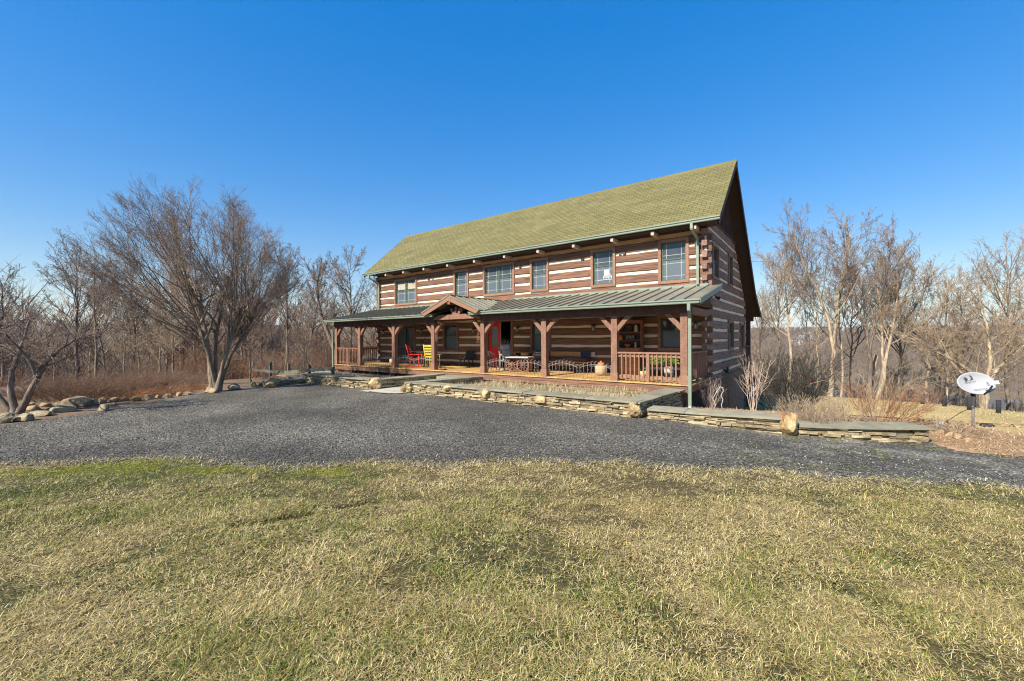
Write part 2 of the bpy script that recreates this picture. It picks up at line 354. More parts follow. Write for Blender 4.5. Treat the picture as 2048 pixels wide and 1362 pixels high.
def shingle_mat():
    m = mat('olive_roof_shingles', (.137, .122, .046), .92, .12, (.5, 1.6, 1.6), 0, base2=(.150, .134, .053))
    T = m.node_tree; N = T.nodes; L = T.links; bs = N['Principled BSDF']
    uv = N.new('ShaderNodeUVMap'); uv.uv_map = 'UVMap'
    br = N.new('ShaderNodeTexBrick'); br.offset = .5; br.inputs['Scale'].default_value = 1.0
    br.inputs['Brick Width'].default_value = .30; br.inputs['Row Height'].default_value = .145; br.inputs['Mortar Size'].default_value = .014
    br.inputs['Mortar Smooth'].default_value = .3; br.inputs['Bias'].default_value = 0
    br.inputs['Color1'].default_value = (.86, .86, .84, 1); br.inputs['Color2'].default_value = (1.14, 1.13, 1.1, 1); br.inputs['Mortar'].default_value = (.42, .42, .42, 1)
    wob = N.new('ShaderNodeTexNoise'); wob.inputs['Scale'].default_value = 3.0; wob.inputs['Detail'].default_value = 2
    L.new(uv.outputs[0], wob.inputs['Vector'])
    ad = N.new('ShaderNodeVectorMath'); ad.operation = 'MULTIPLY_ADD'; ad.inputs[1].default_value = (.06, .03, 0)
    L.new(wob.outputs['Color'], ad.inputs[0]); L.new(uv.outputs[0], ad.inputs[2]); L.new(ad.outputs[0], br.inputs['Vector'])
    mx = N.new('ShaderNodeMix'); mx.data_type = 'RGBA'; mx.blend_type = 'MULTIPLY'; mx.inputs[0].default_value = 1
    src = bs.inputs['Base Color'].links[0].from_socket
    sp = N.new('ShaderNodeTexNoise'); sp.inputs['Scale'].default_value = 60; sp.inputs['Detail'].default_value = 3; L.new(uv.outputs[0], sp.inputs['Vector'])
    mr = N.new('ShaderNodeMapRange'); mr.inputs[1].default_value = .25; mr.inputs[2].default_value = .75; mr.inputs[3].default_value = .75; mr.inputs[4].default_value = 1.25; L.new(sp.outputs['Fac'], mr.inputs[0])
    sc = N.new('ShaderNodeVectorMath'); sc.operation = 'SCALE'; L.new(br.outputs['Color'], sc.inputs[0]); L.new(mr.outputs[0], sc.inputs['Scale'])
    L.new(src, mx.inputs[6]); L.new(sc.outputs[0], mx.inputs[7]); L.new(mx.outputs[2], bs.inputs['Base Color'])
    # each course slopes out towards its lower edge
    sx = N.new('ShaderNodeSeparateXYZ'); L.new(ad.outputs[0], sx.inputs[0])
    md = N.new('ShaderNodeMath'); md.operation = 'MODULO'; md.inputs[1].default_value = .145; L.new(sx.outputs[1], md.inputs[0])
    a2 = N.new('ShaderNodeMath'); a2.operation = 'MULTIPLY_ADD'; a2.inputs[1].default_value = -5.0; L.new(md.outputs[0], a2.inputs[0]); L.new(br.outputs['Fac'], a2.inputs[2])
    n2 = N.new('ShaderNodeMath'); n2.operation = 'MULTIPLY_ADD'; n2.inputs[1].default_value = -1.0; L.new(br.outputs['Fac'], n2.inputs[0]); L.new(a2.outputs[0], n2.inputs[2])
    bp = N.new('ShaderNodeBump'); bp.inputs['Strength'].default_value = .8; bp.inputs['Distance'].default_value = .03; L.new(n2.outputs[0], bp.inputs['Height']); L.new(bp.outputs[0], bs.inputs['Normal'])
    return m
M['shingle'] = shingle_mat()

def gravel_mat():
    m = mat('dark_grey_gravel', (.078, .070, .054), .95, .18, (.35, .35, .35), 0, base2=(.095, .086, .068))
    T = m.node_tree; N = T.nodes; L = T.links; bs = N['Principled BSDF']; tc = N['Texture Coordinate']
    src = bs.inputs['Base Color'].links[0].from_socket
    vo = N.new('ShaderNodeTexVoronoi'); vo.inputs['Scale'].default_value = 42; L.new(tc.outputs['Object'], vo.inputs['Vector'])
    v2 = N.new('ShaderNodeTexVoronoi'); v2.inputs['Scale'].default_value = 21; L.new(tc.outputs['Object'], v2.inputs['Vector'])
    sx = N.new('ShaderNodeSeparateColor'); L.new(vo.outputs['Color'], sx.inputs[0])
    mr = N.new('ShaderNodeMapRange'); mr.inputs[3].default_value = .15; mr.inputs[4].default_value = 1.85; L.new(sx.outputs[0], mr.inputs[0])
    gt = N.new('ShaderNodeMapRange'); gt.inputs[1].default_value = .955; gt.inputs[2].default_value = .975; gt.inputs[4].default_value = 2.6; L.new(sx.outputs[1], gt.inputs[0])
    sm = N.new('ShaderNodeMath'); sm.operation = 'ADD'; L.new(mr.outputs[0], sm.inputs[0]); L.new(gt.outputs[0], sm.inputs[1])
    sc = N.new('ShaderNodeVectorMath'); sc.operation = 'SCALE'; L.new(src, sc.inputs[0]); L.new(sm.outputs[0], sc.inputs['Scale']); 
    # pale limestone dust patches, stronger towards the right-hand lane
    at = N.new('ShaderNodeAttribute'); at.attribute_name = 'col'
    mx = N.new('ShaderNodeMix'); mx.data_type = 'RGBA'; mx.blend_type = 'MULTIPLY'; mx.inputs[0].default_value = 1
    L.new(sc.outputs[0], mx.inputs[6]); L.new(at.outputs['Color'], mx.inputs[7])
    L.new(mx.outputs[2], bs.inputs['Base Color'])
    a = N.new('ShaderNodeMath'); a.operation = 'ADD'; L.new(vo.outputs['Distance'], a.inputs[0]); L.new(v2.outputs['Distance'], a.inputs[1])
    bp = N.new('ShaderNodeBump'); bp.invert = True; bp.inputs['Strength'].default_value = .9; bp.inputs['Distance'].default_value = .02; L.new(a.outputs[0], bp.inputs['Height']); L.new(bp.outputs[0], bs.inputs['Normal'])
    return m
M['gravel'] = gravel_mat()
def ground_mat():
    m = mat('ground_cover', (1, 1, 1), .95, .30, (1.7, 1.7, 1.7), 0, .9, (14, 14, 14), attr=True, detail=9, nrough=.7, bdist=.05)
    T = m.node_tree; N = T.nodes; L = T.links; bs = N['Principled BSDF']; tc = N['Texture Coordinate']
    src = bs.inputs['Base Color'].links[0].from_socket
    n = N.new('ShaderNodeTexNoise'); n.inputs['Scale'].default_value = 36; n.inputs['Detail'].default_value = 5; n.inputs['Roughness'].default_value = .7; L.new(tc.outputs['Object'], n.inputs['Vector'])
    mr = N.new('ShaderNodeMapRange'); mr.inputs[1].default_value = .3; mr.inputs[2].default_value = .7; mr.inputs[3].default_value = .55; mr.inputs[4].default_value = 1.45; L.new(n.outputs['Fac'], mr.inputs[0])
    n3 = N.new('ShaderNodeTexNoise'); n3.inputs['Scale'].default_value = .09; n3.inputs['Detail'].default_value = 8; n3.inputs['Roughness'].default_value = .75; L.new(tc.outputs['Object'], n3.inputs['Vector'])
    m3 = N.new('ShaderNodeMapRange'); m3.inputs[1].default_value = .3; m3.inputs[2].default_value = .7; m3.inputs[3].default_value = .75; m3.inputs[4].default_value = 1.25; L.new(n3.outputs['Fac'], m3.inputs[0])
    mm = N.new('ShaderNodeMath'); mm.operation = 'MULTIPLY'; L.new(mr.outputs[0], mm.inputs[0]); L.new(m3.outputs[0], mm.inputs[1])
    sc = N.new('ShaderNodeVectorMath'); sc.operation = 'SCALE'; L.new(src, sc.inputs[0]); L.new(mm.outputs[0], sc.inputs['Scale']); L.new(sc.outputs[0], bs.inputs['Base Color'])
    return m
M['ground'] = ground_mat()

# ------------------------------------------------------------------ ground sheet
def at_ground(px, py):
    d = ray(px, py); d = d / (AX @ d)[2]
    ts = np.concatenate([np.arange(1.2, 60, .04), np.geomspace(60, 6000, 2500)])
    Pn = CAM[None] + d[None] * ts[:, None]
    hgt = height(Pn[:, 0], Pn[:, 1]); i = np.argmax(Pn[:, 2] < hgt)
    return Pn[i]
NEAR_EDGE = [(0, 931), (120, 928), (240, 922), (330, 918), (430, 928), (520, 938), (620, 938), (760, 928), (850, 934), (900, 938), (960, 926), (1060, 928), (1160, 934), (1240, 925), (1330, 938), (1400, 945), (1500, 941), (1600, 955), (1700, 962), (1850, 968), (2048, 978)]
FAR_EDGE = [(2048, 918), (1960, 908), (1880, 893), (1857, 887), (1720, 878), (1595, 868), (1562, 864), (1400, 846), (1285, 830), (1265, 829), (1030, 802), (812, 780), (745, 775), (613, 769), (537, 771), (470, 778), (410, 786), (330, 800), (215, 822), (100, 838), (0, 852)]
GP = [at_ground(*p)[:2] for p in NEAR_EDGE] + [np.array(col(2700, 4.9)), np.array(col(2700, 7.2))] + [at_ground(*p)[:2] for p in FAR_EDGE] + [np.array(col(-700, 10.5)), np.array(col(-700, 7.0))]
GP = np.array(GP)
def inside(poly, X, Y):
    res = np.zeros(len(X), bool); n = len(poly)
    for i in range(n):
        x1, y1 = poly[i]; x2, y2 = poly[(i + 1) % n]
        c = ((y1 > Y) != (y2 > Y)) & (X < (x2 - x1) * (Y - y1) / (y2 - y1 + 1e-12) + x1); res ^= c
    return res
def in_gravel(X, Y, amp=.16):
    nx = (fbm(X * 2.2, Y * 2.2, 11, 3) - .5) * amp * 2; ny = (fbm(X * 2.2, Y * 2.2, 15, 3) - .5) * amp * 2
    return inside(GP, X + nx, Y + ny)
STRAW = np.array((.345, .262, .095)); PALE = np.array((.56, .45, .205)); GREEN = np.array((.105, .140, .022)); LIME = np.array((.23, .24, .012)); DIRT = np.array((.17, .115, .065))
def green_amount(X, Y):
    r, d = to_rd(X, Y)
    g = .27 + (fbm(X * .55, Y * .55, 21, 3) - .5) * 1.15 + (fbm(X * 2.3, Y * 2.3, 25, 3) - .5) * .9
    g = g + .30 * np.exp(-((r + 1.7) ** 2 / .5 + (d - 2.35) ** 2 / .12)) + .10 * (r < -1) - .12 * sstep(-.5, 2.5, r)
    g = g - .75 * sstep(4.7, 5.2, d) * sstep(-2.0, -1.2, r) * (1 - .75 * sstep(2.2, 3.2, r)) - .5 * np.exp(-((r - 1.6) ** 2 / .7 + (d - 3.9) ** 2 / .2))
    return np.clip(g, 0, 1)
def lime_amount(X, Y):
    r, d = to_rd(X, Y); return sstep(5.2, 5.9, d) * (1 - sstep(-2.2, -1.0, r)) * (fbm(X * 2.0, Y * 2.0, 31, 4) > .47)
def ground_color(X, Y):
    r, d = to_rd(X, Y); D = np.hypot(X, Y); az = np.degrees(np.arctan2(r, d))
    g = green_amount(X, Y)[:, None]
    lm = lime_amount(X, Y)[:, None]; lawn = (STRAW * (1 - g) + GREEN * g) * .30; lawn = lawn * (1 - lm) + LIME * .38 * lm; lawn = lawn * (1 - .85 * shadow_groove(X, Y))[:, None]  # ground colour darkened along the groove to paint in the shadow streak
    tan = np.array((.47, .35, .145)) * (.8 + .4 * fbm(X * .6, Y * .6, 41, 3))[:, None]
    mulch = np.array((.36, .230, .120)) * (.7 + .6 * fbm(X * 3, Y * 3, 45, 3))[:, None]
    litter = np.array((.20, .135, .082)) * (.7 + .6 * fbm(X * .8, Y * .8, 51, 4))[:, None]
    far = np.array((.150, .110, .068)) * (.65 + .7 * fbm(X * .02, Y * .02, 55, 4))[:, None]
    meadow = np.array((.17, .125, .075)) * (.8 + .4 * fbm(X * .05, Y * .05, 57, 3))[:, None]
    c = lawn.copy()
    right = (Y > 8.5) & (r > 2)
    bed = right & (Y < 14.6 + (X > 0) * .35 * X) & (X > -4.5)
    c[right] = tan[right]; c[bed] = mulch[bed]
    left = (r < 0) & (Y > 0) & (d > 9.0); c[left] = litter[left]
    k = sstep(30, 34, D)[:, None] * (np.abs(az) < 90)[:, None]
    c = c * (1 - k) + litter * k
    k = sstep(60, 120, D)[:, None] * (np.abs(az) < 95)[:, None]
    c = c * (1 - k) + far * k
    k = (sstep(258, 275, D) * (1 - sstep(330, 400, D)) * (az > 15))[:, None]
    c = c * (1 - k) + meadow * k
    return c
def build_ground():
    rad = [0.25]
    while rad[-1] < 9000: rad.append(rad[-1] + max(.11, rad[-1] * .021))
    rad = np.array(rad)
    ang = np.concatenate([np.arange(-64, 64.01, .4), np.arange(68, 292, 5)]); na = len(ang)
    A, Rr = np.meshgrid(np.radians(ang), rad)
    X, Y = rd(Rr * np.sin(A), Rr * np.cos(A)); Z = height(X, Y)
    V = np.stack([X.ravel(), Y.ravel(), Z.ravel()], 1)
    i = np.arange(len(rad) - 1)[:, None] * na; j = np.arange(na)[None, :]; j2 = (j + 1) % na
    q = np.stack([i + j, i + j2, i + na + j2, i + na + j], -1).reshape(-1, 4)[:, ::-1]
    c0 = len(V); V = np.vstack([V, [[0, 0, hz(0, 0)]]])
    t = np.stack([np.full(na, c0), (np.arange(na) + 1) % na, np.arange(na)], 1)[:, ::-1]
    C = ground_color(V[:, 0], V[:, 1])
    tag(np_mesh('ground', V, q, t, M['ground'], colors=C, smooth=True), kind='structure')
build_ground()
def build_gravel():
    st = .11; x0, y0 = GP.min(0) - .3; x1, y1 = GP.max(0) + .3
    xs = np.arange(x0, x1, st); ys = np.arange(y0, y1, st); nx, ny = len(xs), len(ys)
    X, Y = np.meshgrid(xs, ys); keep = in_gravel((X[:-1, :-1] + st / 2).ravel(), (Y[:-1, :-1] + st / 2).ravel())
    ii = (np.arange(ny - 1)[:, None] * nx + np.arange(nx - 1)[None]).ravel()[keep]
    q = np.stack([ii, ii + 1, ii + nx + 1, ii + nx], 1)
    u, inv = np.unique(q, return_inverse=True); q = inv.reshape(-1, 4)
    Xf, Yf = X.ravel()[u], Y.ravel()[u]
    Xf = Xf + rng.uniform(-.03, .03, len(Xf)); Yf = Yf + rng.uniform(-.03, .03, len(Yf))
    Z = height(Xf, Yf) + .007 + (fbm(Xf * 5, Yf * 5, 61, 2) - .5) * .012
    r, d = to_rd(Xf, Yf)
    dust = np.clip(sstep(1.5, 6, r) * (fbm(Xf * 2.4, Yf * 2.4, 63, 4) - .50) * 5, 0, 1) + np.clip((fbm(Xf * .7, Yf * .7, 67, 4) - .5) * 1.1, -.25, .5)
    C = np.clip(1 + dust[:, None] * np.array((1.0, 1.0, 1.0)), .7, 2.4)
    g = (sstep(2.5, 5, r) * np.clip((fbm(Xf * 4.1, Yf * 4.1, 69, 4) - .62) * 9, 0, .7))[:, None]
    C = C * (1 - g) + np.array((1.1, 1.25, .35)) * g
    tag(np_mesh('gravel_drive', np.stack([Xf, Yf, Z], 1), q, None, M['gravel'], colors=C, smooth=True), kind='structure')
build_gravel()
def flat_sheet(name, poly, zf, m, st=.12, kind='structure', colors=(1, 1, 1), jit=.03):
    poly = np.array(poly); x0, y0 = poly.min(0); x1, y1 = poly.max(0)
    xs = np.arange(x0 - st, x1 + st * 2, st); ys = np.arange(y0 - st, y1 + st * 2, st); nx, ny = len(xs), len(ys)
    X, Y = np.meshgrid(xs, ys); keep = inside(poly, (X[:-1, :-1] + st / 2).ravel(), (Y[:-1, :-1] + st / 2).ravel())
    ii = (np.arange(ny - 1)[:, None] * nx + np.arange(nx - 1)[None]).ravel()[keep]
    q = np.stack([ii, ii + 1, ii + nx + 1, ii + nx], 1); u, inv = np.unique(q, return_inverse=True)
    Xf, Yf = X.ravel()[u], Y.ravel()[u]; Z = zf(Xf, Yf)
    C = np.tile(np.array(colors), (len(Xf), 1)) * (.75 + .5 * fbm(Xf * 3, Yf * 3, 71, 3))[:, None]
    return tag(np_mesh(name, np.stack([Xf, Yf, Z], 1), inv.reshape(-1, 4), None, m, colors=C, smooth=True), kind=kind)
# planting bed behind the long wall, and the flagged path between the two walls
flat_sheet('planting_bed', [(-11.75, 9.95), (-3.7, 9.95), (-3.55, 12.95), (-10.6, 12.95)], lambda X, Y: -.36 + .05 * fbm(X * 1.5, Y * 1.5, 73, 3) + .05 * (X + 8) / 5, M['ground'], colors=(.36, .27, .16))
flat_sheet('garden_soil', [(-22.5, 9.8), (-14.0, 9.8), (-13.3, 12.95), (-23.2, 12.95)], lambda X, Y: -.46 + .05 * fbm(X * 1.5, Y * 1.5, 75, 3), M['ground'], colors=(.36, .28, .18))
flat_sheet('entrance_path', [(-13.8, 9.0), (-12.0, 9.2), (-10.95, 12.6), (-12.95, 12.6)], lambda X, Y: height(X, Y) + .03 + .015 * fbm(X * 4, Y * 4, 77, 3), M['path'])
# the river in the valley, right of the house
def river():
    rs = np.array([125, 150, 180, 220, 258.0]); an = np.radians(np.arange(2, 66, 1.0))
    A, Rr = np.meshgrid(an, rs); X, Y = rd(Rr * np.sin(A), Rr * np.cos(A)); na = len(an)
    V = np.stack([X.ravel(), Y.ravel(), np.full(X.size, -24.4)], 1)
    i = np.arange(len(rs) - 1)[:, None] * na; j = np.arange(na - 1)[None, :]
    q = np.stack([i + j, i + na + j, i + na + j + 1, i + j + 1], -1).reshape(-1, 4)
    tag(np_mesh('river', V, q, None, M['water']), kind='structure')
river()

# ------------------------------------------------------------------ grass blades and straw litter
def blades(name, X, Y, Z, L, W, az, tilt, curve, C, m, kind='stuff', parent=None):
    n = len(X); s = np.array([0, .35, .7, 1.0]); wd = np.array([1, .85, .55, .0])
    dx, dy = np.cos(az), np.sin(az); px, py = -dy, dx
    V = np.zeros((n, 7, 3), np.float32)
    th = tilt.copy(); x = X.copy(); y = Y.copy(); z = Z.copy(); k = 0
    for i in range(4):
        if i:
            th = tilt + curve * s[i]; step = L * (s[i] - s[i - 1])
            x = x + dx * np.sin(th) * step; y = y + dy * np.sin(th) * step; z = z + np.cos(th) * step
            z = np.maximum(z, Z + .004)
        if i < 3:
            hw = W * wd[i] / 2
            V[:, k] = np.stack([x - px * hw, y - py * hw, z], 1); V[:, k + 1] = np.stack([x + px * hw, y + py * hw, z], 1); k += 2
        else: V[:, 6] = np.stack([x, y, z], 1)
    b = (np.arange(n) * 7)[:, None]
    q = np.concatenate([b + np.array([0, 1, 3, 2]), b + np.array([2, 3, 5, 4])]); t = b + np.array([4, 5, 6])
    o = np_mesh(name, V.reshape(-1, 3), q, t, m, parent=parent, colors=np.repeat(C, 7, 0) if C is not None else None)
    return tag(o, kind=kind) if kind else o
def lawn():
    def sample(n, d0, d1):
        d = np.sqrt(rng.uniform(d0 * d0, d1 * d1, n)); r = rng.uniform(-1, 1, n) * (1.27 * d + 1.0); X, Y = rd(r, d); return X, Y, r, d
    parts = [sample(250000, 1.25, 2.8), sample(240000, 2.8, 4.6), sample(170000, 4.6, 7.0)]
    dd_ = rng.uniform(-3, 7, 260000); rr_ = rng.uniform(-1, 1, 260000) * (1.27 * np.maximum(dd_, 0) + 5.5); o_ = (np.abs(rr_) > 1.27 * dd_ + .8) | (dd_ < 1.25); xx_, yy_ = rd(rr_[o_], dd_[o_]); parts.append((xx_, yy_, rr_[o_], np.full(o_.sum(), 6.9)))
    X = np.concatenate([p[0] for p in parts]); Y = np.concatenate([p[1] for p in parts]); d = np.concatenate([p[3] for p in parts]); r = np.concatenate([p[2] for p in parts])
    n = len(X); jx, jy = X + rng.normal(0, .10, n), Y + rng.normal(0, .10, n)
    ok = ~in_gravel(jx, jy, .22) & (Y < 8.4)
    dens = fbm(X * 1.6, Y * 1.6, 81, 3); ok &= rng.random(n) < np.clip(.5 + (dens - .35) * 2.6 + (fbm(X * 9, Y * 9, 83, 2) - .5) * 1.4, .12, 1); ok &= rng.random(n) > .97 * shadow_groove(X, Y)
    X, Y, d, r = X[ok], Y[ok], d[ok], r[ok]; n = len(X)
    edge = in_gravel(X, Y, .22)
    g = green_amount(X, Y); lime = lime_amount(X, Y)
    isg = rng.random(n) < (g * .95 + .04)
    C = np.where(isg[:, None], GREEN, STRAW)
    strip = sstep(4.6, 5.1, d) * sstep(-2.0, -1.0, r); pale = (~isg) & (rng.random(n) < .42 + .4 * strip + .5 * (fbm(X * 1.2, Y * 1.2, 89, 3) - .45)); C[pale] = PALE
    br = (~isg) & (rng.random(n) < .14); C[br] = np.array((.20, .125, .06))
    yl = isg & (rng.random(n) < .45); C[yl] = np.array((.20, .21, .030))
    C = np.where((lime > .5)[:, None] & (rng.random(n) < .75)[:, None], LIME, C)
    C = C * rng.uniform(.55, 1.45, n)[:, None]
    sc = np.where(d < 2.8, 1.0, np.where(d < 4.6, 1.15, 1.35))
    tuft = fbm(X * 4.2, Y * 4.2, 85, 2)
    L = rng.uniform(.020, .058, n) * (0.45 + 1.25 * tuft) * np.where(lime > .5, .6, 1) * np.where(isg, 1.15, 1.0); W = rng.uniform(.0019, .0038, n) * sc
    az = rng.uniform(0, 2 * np.pi, n)
    flow = fbm(X * 2.4, Y * 2.4, 87, 2) * 14; az = np.where(rng.random(n) < .35, flow + rng.normal(0, .9, n), az)
    tilt = np.where(isg, np.abs(rng.normal(.75, .40, n)), np.abs(rng.normal(1.18, .32, n))); curve = rng.uniform(.0, 1.0, n)
    Z = height(X, Y) + .002 + edge * .014 + rng.uniform(0, .020, n) * (~isg)
    blades('grass', X, Y, Z, L, W, az, np.minimum(tilt, 1.5), curve, C, M['blades'])
lawn()
def strew(name, poly, n, L, W, cols, zf, tilt=(1.0, .4), seed=0):
    poly = np.array(poly); a, b = poly.min(0), poly.max(0); X = rng.uniform(a[0], b[0], n * 3); Y = rng.uniform(a[1], b[1], n * 3)
    k = inside(poly, X, Y) & (fbm(X * 1.7, Y * 1.7, 90 + seed, 3) > rng.uniform(.25, .55, n * 3)); X, Y = X[k][:n], Y[k][:n]; n = len(X)
    ci = rng.integers(0, len(cols), n); C = np.array(cols)[ci] * rng.uniform(.65, 1.35, n)[:, None]
    blades(name, X, Y, zf(X, Y), rng.uniform(*L, n), rng.uniform(*W, n), rng.uniform(0, 6.28, n), np.minimum(np.abs(rng.normal(*tilt, n)), 1.52), rng.uniform(0, .9, n), C, M['blades'])
def lawn_litter():
    n = 5200; d = np.sqrt(rng.uniform(1.3 ** 2, 6.5 ** 2, n)); r = rng.uniform(-1, 1, n) * (1.27 * d + 1); X, Y = rd(r, d); ok = ~in_gravel(X, Y, .22); X, Y = X[ok], Y[ok]; n = len(X)
    C = np.where((rng.random(n) < .72)[:, None], np.array((.58, .48, .26)), np.array((.30, .19, .10))) * rng.uniform(.7, 1.25, n)[:, None]
    blades('dead_stems', X, Y, height(X, Y) + rng.uniform(.012, .035, n), rng.uniform(.05, .14, n), rng.uniform(.002, .0042, n), rng.uniform(0, 6.28, n), np.minimum(np.abs(rng.normal(1.38, .12, n)), 1.52), rng.uniform(0, .35, n), C, M['blades'])
    n = 420; d = np.sqrt(rng.uniform(1.3 ** 2, 6.5 ** 2, n)); r = rng.uniform(-1, 1, n) * (1.27 * d + 1); X, Y = rd(r, d); ok = ~in_gravel(X, Y, .22); X, Y = X[ok], Y[ok]; n = len(X)
    C = np.array([(.26, .12, .055), (.36, .19, .085), (.19, .10, .06), (.42, .27, .14)])[rng.integers(0, 4, n)]
    blades('fallen_leaves', X, Y, height(X, Y) + rng.uniform(.015, .04, n), rng.uniform(.018, .04, n), rng.uniform(.012, .022, n), rng.uniform(0, 6.28, n), np.minimum(np.abs(rng.normal(1.25, .2, n)), 1.5), rng.uniform(0, .9, n), C, M['blades'])
    n = 5200; k = rng.integers(0, len(NEAR_EDGE) - 1, n); u = rng.random(n)[:, None]; A = GP[:len(NEAR_EDGE)]; P_ = A[k] * (1 - u) + A[k + 1] * u; P_ = P_ + rng.normal(0, .13, (n, 2)) + unit2(P_) * rng.uniform(-.14, .12, n)[:, None]
    C = np.array([(.50, .39, .20), (.60, .49, .28), (.34, .24, .12), (.17, .19, .04)])[rng.integers(0, 4, n)] * rng.uniform(.7, 1.2, n)[:, None]
    blades('edge_straw', P_[:, 0], P_[:, 1], height(P_[:, 0], P_[:, 1]) + .014, rng.uniform(.03, .10, n), rng.uniform(.004, .008, n), rng.uniform(0, 6.28, n), np.minimum(np.abs(rng.normal(1.2, .25, n)), 1.5), rng.uniform(0, .6, n), C, M['blades'])
def unit2(a): return a / np.linalg.norm(a, axis=1, keepdims=True)
lawn_litter()
def loose_gravel():
    # loose chippings lying on the drive and spilling into the turf
    n = 26000; k = rng.random(n); d = 4.6 + 9 * k ** 1.5; r = rng.uniform(-1, 1, n) * (1.25 * d + .5); X, Y = rd(r, d); jx, jy = X + rng.normal(0, .12, n), Y + rng.normal(0, .12, n)
    ok = in_gravel(jx, jy, .2) & (Y < 9.6); X, Y = X[ok], Y[ok]; n = len(X); s = rng.uniform(.006, .017, n); rr, dd_ = to_rd(X, Y); white = rng.random(n) < (.04 + .30 * sstep(3, 7, rr))
    C = np.where(white[:, None], np.array((.26, .26, .235)), np.array((.10, .097, .085))) * rng.uniform(.5, 1.5, n)[:, None]
    O = np.array([(1, 0, 0), (0, 1, 0), (-1, 0, 0), (0, -1, 0), (0, 0, .8), (0, 0, -.5)], float)
    V = O[None] * s[:, None, None] * rng.uniform(.6, 1.3, (n, 6, 1)); a = rng.uniform(0, 6.28, n); ca, sa = np.cos(a)[:, None], np.sin(a)[:, None]
    V = np.stack([V[..., 0] * ca - V[..., 1] * sa + X[:, None], V[..., 0] * sa + V[..., 1] * ca + Y[:, None], V[..., 2] + (height(X, Y) + .012 + s * .3)[:, None]], -1)
    T = np.array([(0, 1, 4), (1, 2, 4), (2, 3, 4), (3, 0, 4), (1, 0, 5), (2, 1, 5), (3, 2, 5), (0, 3, 5)]); T = (np.arange(n)[:, None, None] * 6 + T[None]).reshape(-1, 3)
    tag(np_mesh('loose_gravel', V.reshape(-1, 3), None, T, M['blades'], colors=np.repeat(C, 6, 0)), kind='stuff')
loose_gravel()
strew('dry_straw', [(-11.9, 9.95), (-3.7, 9.95), (-3.6, 12.7), (-10.7, 12.7)], 26000, (.08, .26), (.004, .009), [(.52, .42, .25), (.42, .32, .18), (.33, .23, .12), (.60, .50, .33), (.12, .15, .05)], lambda X, Y: -.35 + .05 * fbm(X * 1.5, Y * 1.5, 73, 3) + .05 * (X + 8) / 5, (1.05, .4), 1)
strew('dry_leaf_litter', [(-22.5, 9.9), (-14.0, 9.9), (-13.2, 12.7), (-22.5, 12.7)], 14000, (.07, .2), (.005, .01), [(.44, .35, .20), (.34, .25, .15), (.25, .17, .10), (.52, .43, .28)], lambda X, Y: -.45 + .05 * fbm(X * 1.5, Y * 1.5, 75, 3), (1.0, .4), 2)
strew('pine_mulch', [(-3.4, 10.3), (-.7, 10.6), (1.6, 11.7), (3.2, 10.2), (4.6, 9.2), (9.5, 10.5), (8, 14.5), (-2.6, 14.0), (-3.2, 13)], 42000, (.04, .13), (.004, .009), [(.40, .25, .125), (.48, .32, .165), (.30, .18, .09), (.54, .41, .24)], lambda X, Y: height(X, Y) + .004, (1.2, .3), 3)
strew('mown_grass', [(-3, 15), (8, 14.8), (14, 20), (10, 32), (-6, 32), (-3.0, 20)], 30000, (.04, .09), (.008, .016), [(.46, .36, .18), (.40, .31, .15), (.52, .42, .24), (.25, .24, .08)], lambda X, Y: height(X, Y) + .002, (.9, .4), 4)

# ------------------------------------------------------------------ stone walls, coping, boulders
def rock_mb(c, s, seed, n=3, flat=1.0):
    """a lumpy boulder as one closed surface"""
    bm = bmesh.new(); bmesh.ops.create_icosphere(bm, subdivisions=n, radius=1.0)
    r = random.Random(seed); off = Vector((r.uniform(0, 50), r.uniform(0, 50), r.uniform(0, 50)))
    planes = [(Vector((r.gauss(0, 1), r.gauss(0, 1), r.gauss(0, .8))).normalized(), r.uniform(.55, .85)) for _ in range(12)]
    from mathutils import noise
    for v in bm.verts:
        p = v.co.copy(); k = 1 + .26 * noise.noise(p * 1.3 + off) + .12 * noise.noise(p * 3.1 + off) + .05 * noise.noise(p * 7.0 + off)
        p *= k
        for nrm, dd in planes:
            e = p.dot(nrm) - dd
            if e > 0: p -= nrm * e * .85
        v.co = Vector((c[0] + p.x * s[0], c[1] + p.y * s[1], c[2] + p.z * s[2]))
    mb = MB(); vs = [v.co.copy() for v in bm.verts]; fs = [[v.index for v in f.verts] for f in bm.faces]; bm.free()
    mb.add(vs, fs, r.random(), False); return mb
def boulder(c, s, seed, label, m='boulder', group=None, cat='boulder', rz=0):
    o = rock_mb((0, 0, 0), s, seed).build('boulder', M[m]); o.location = c; o.rotation_euler = (0, 0, rz); return tag(o, label, cat, group)
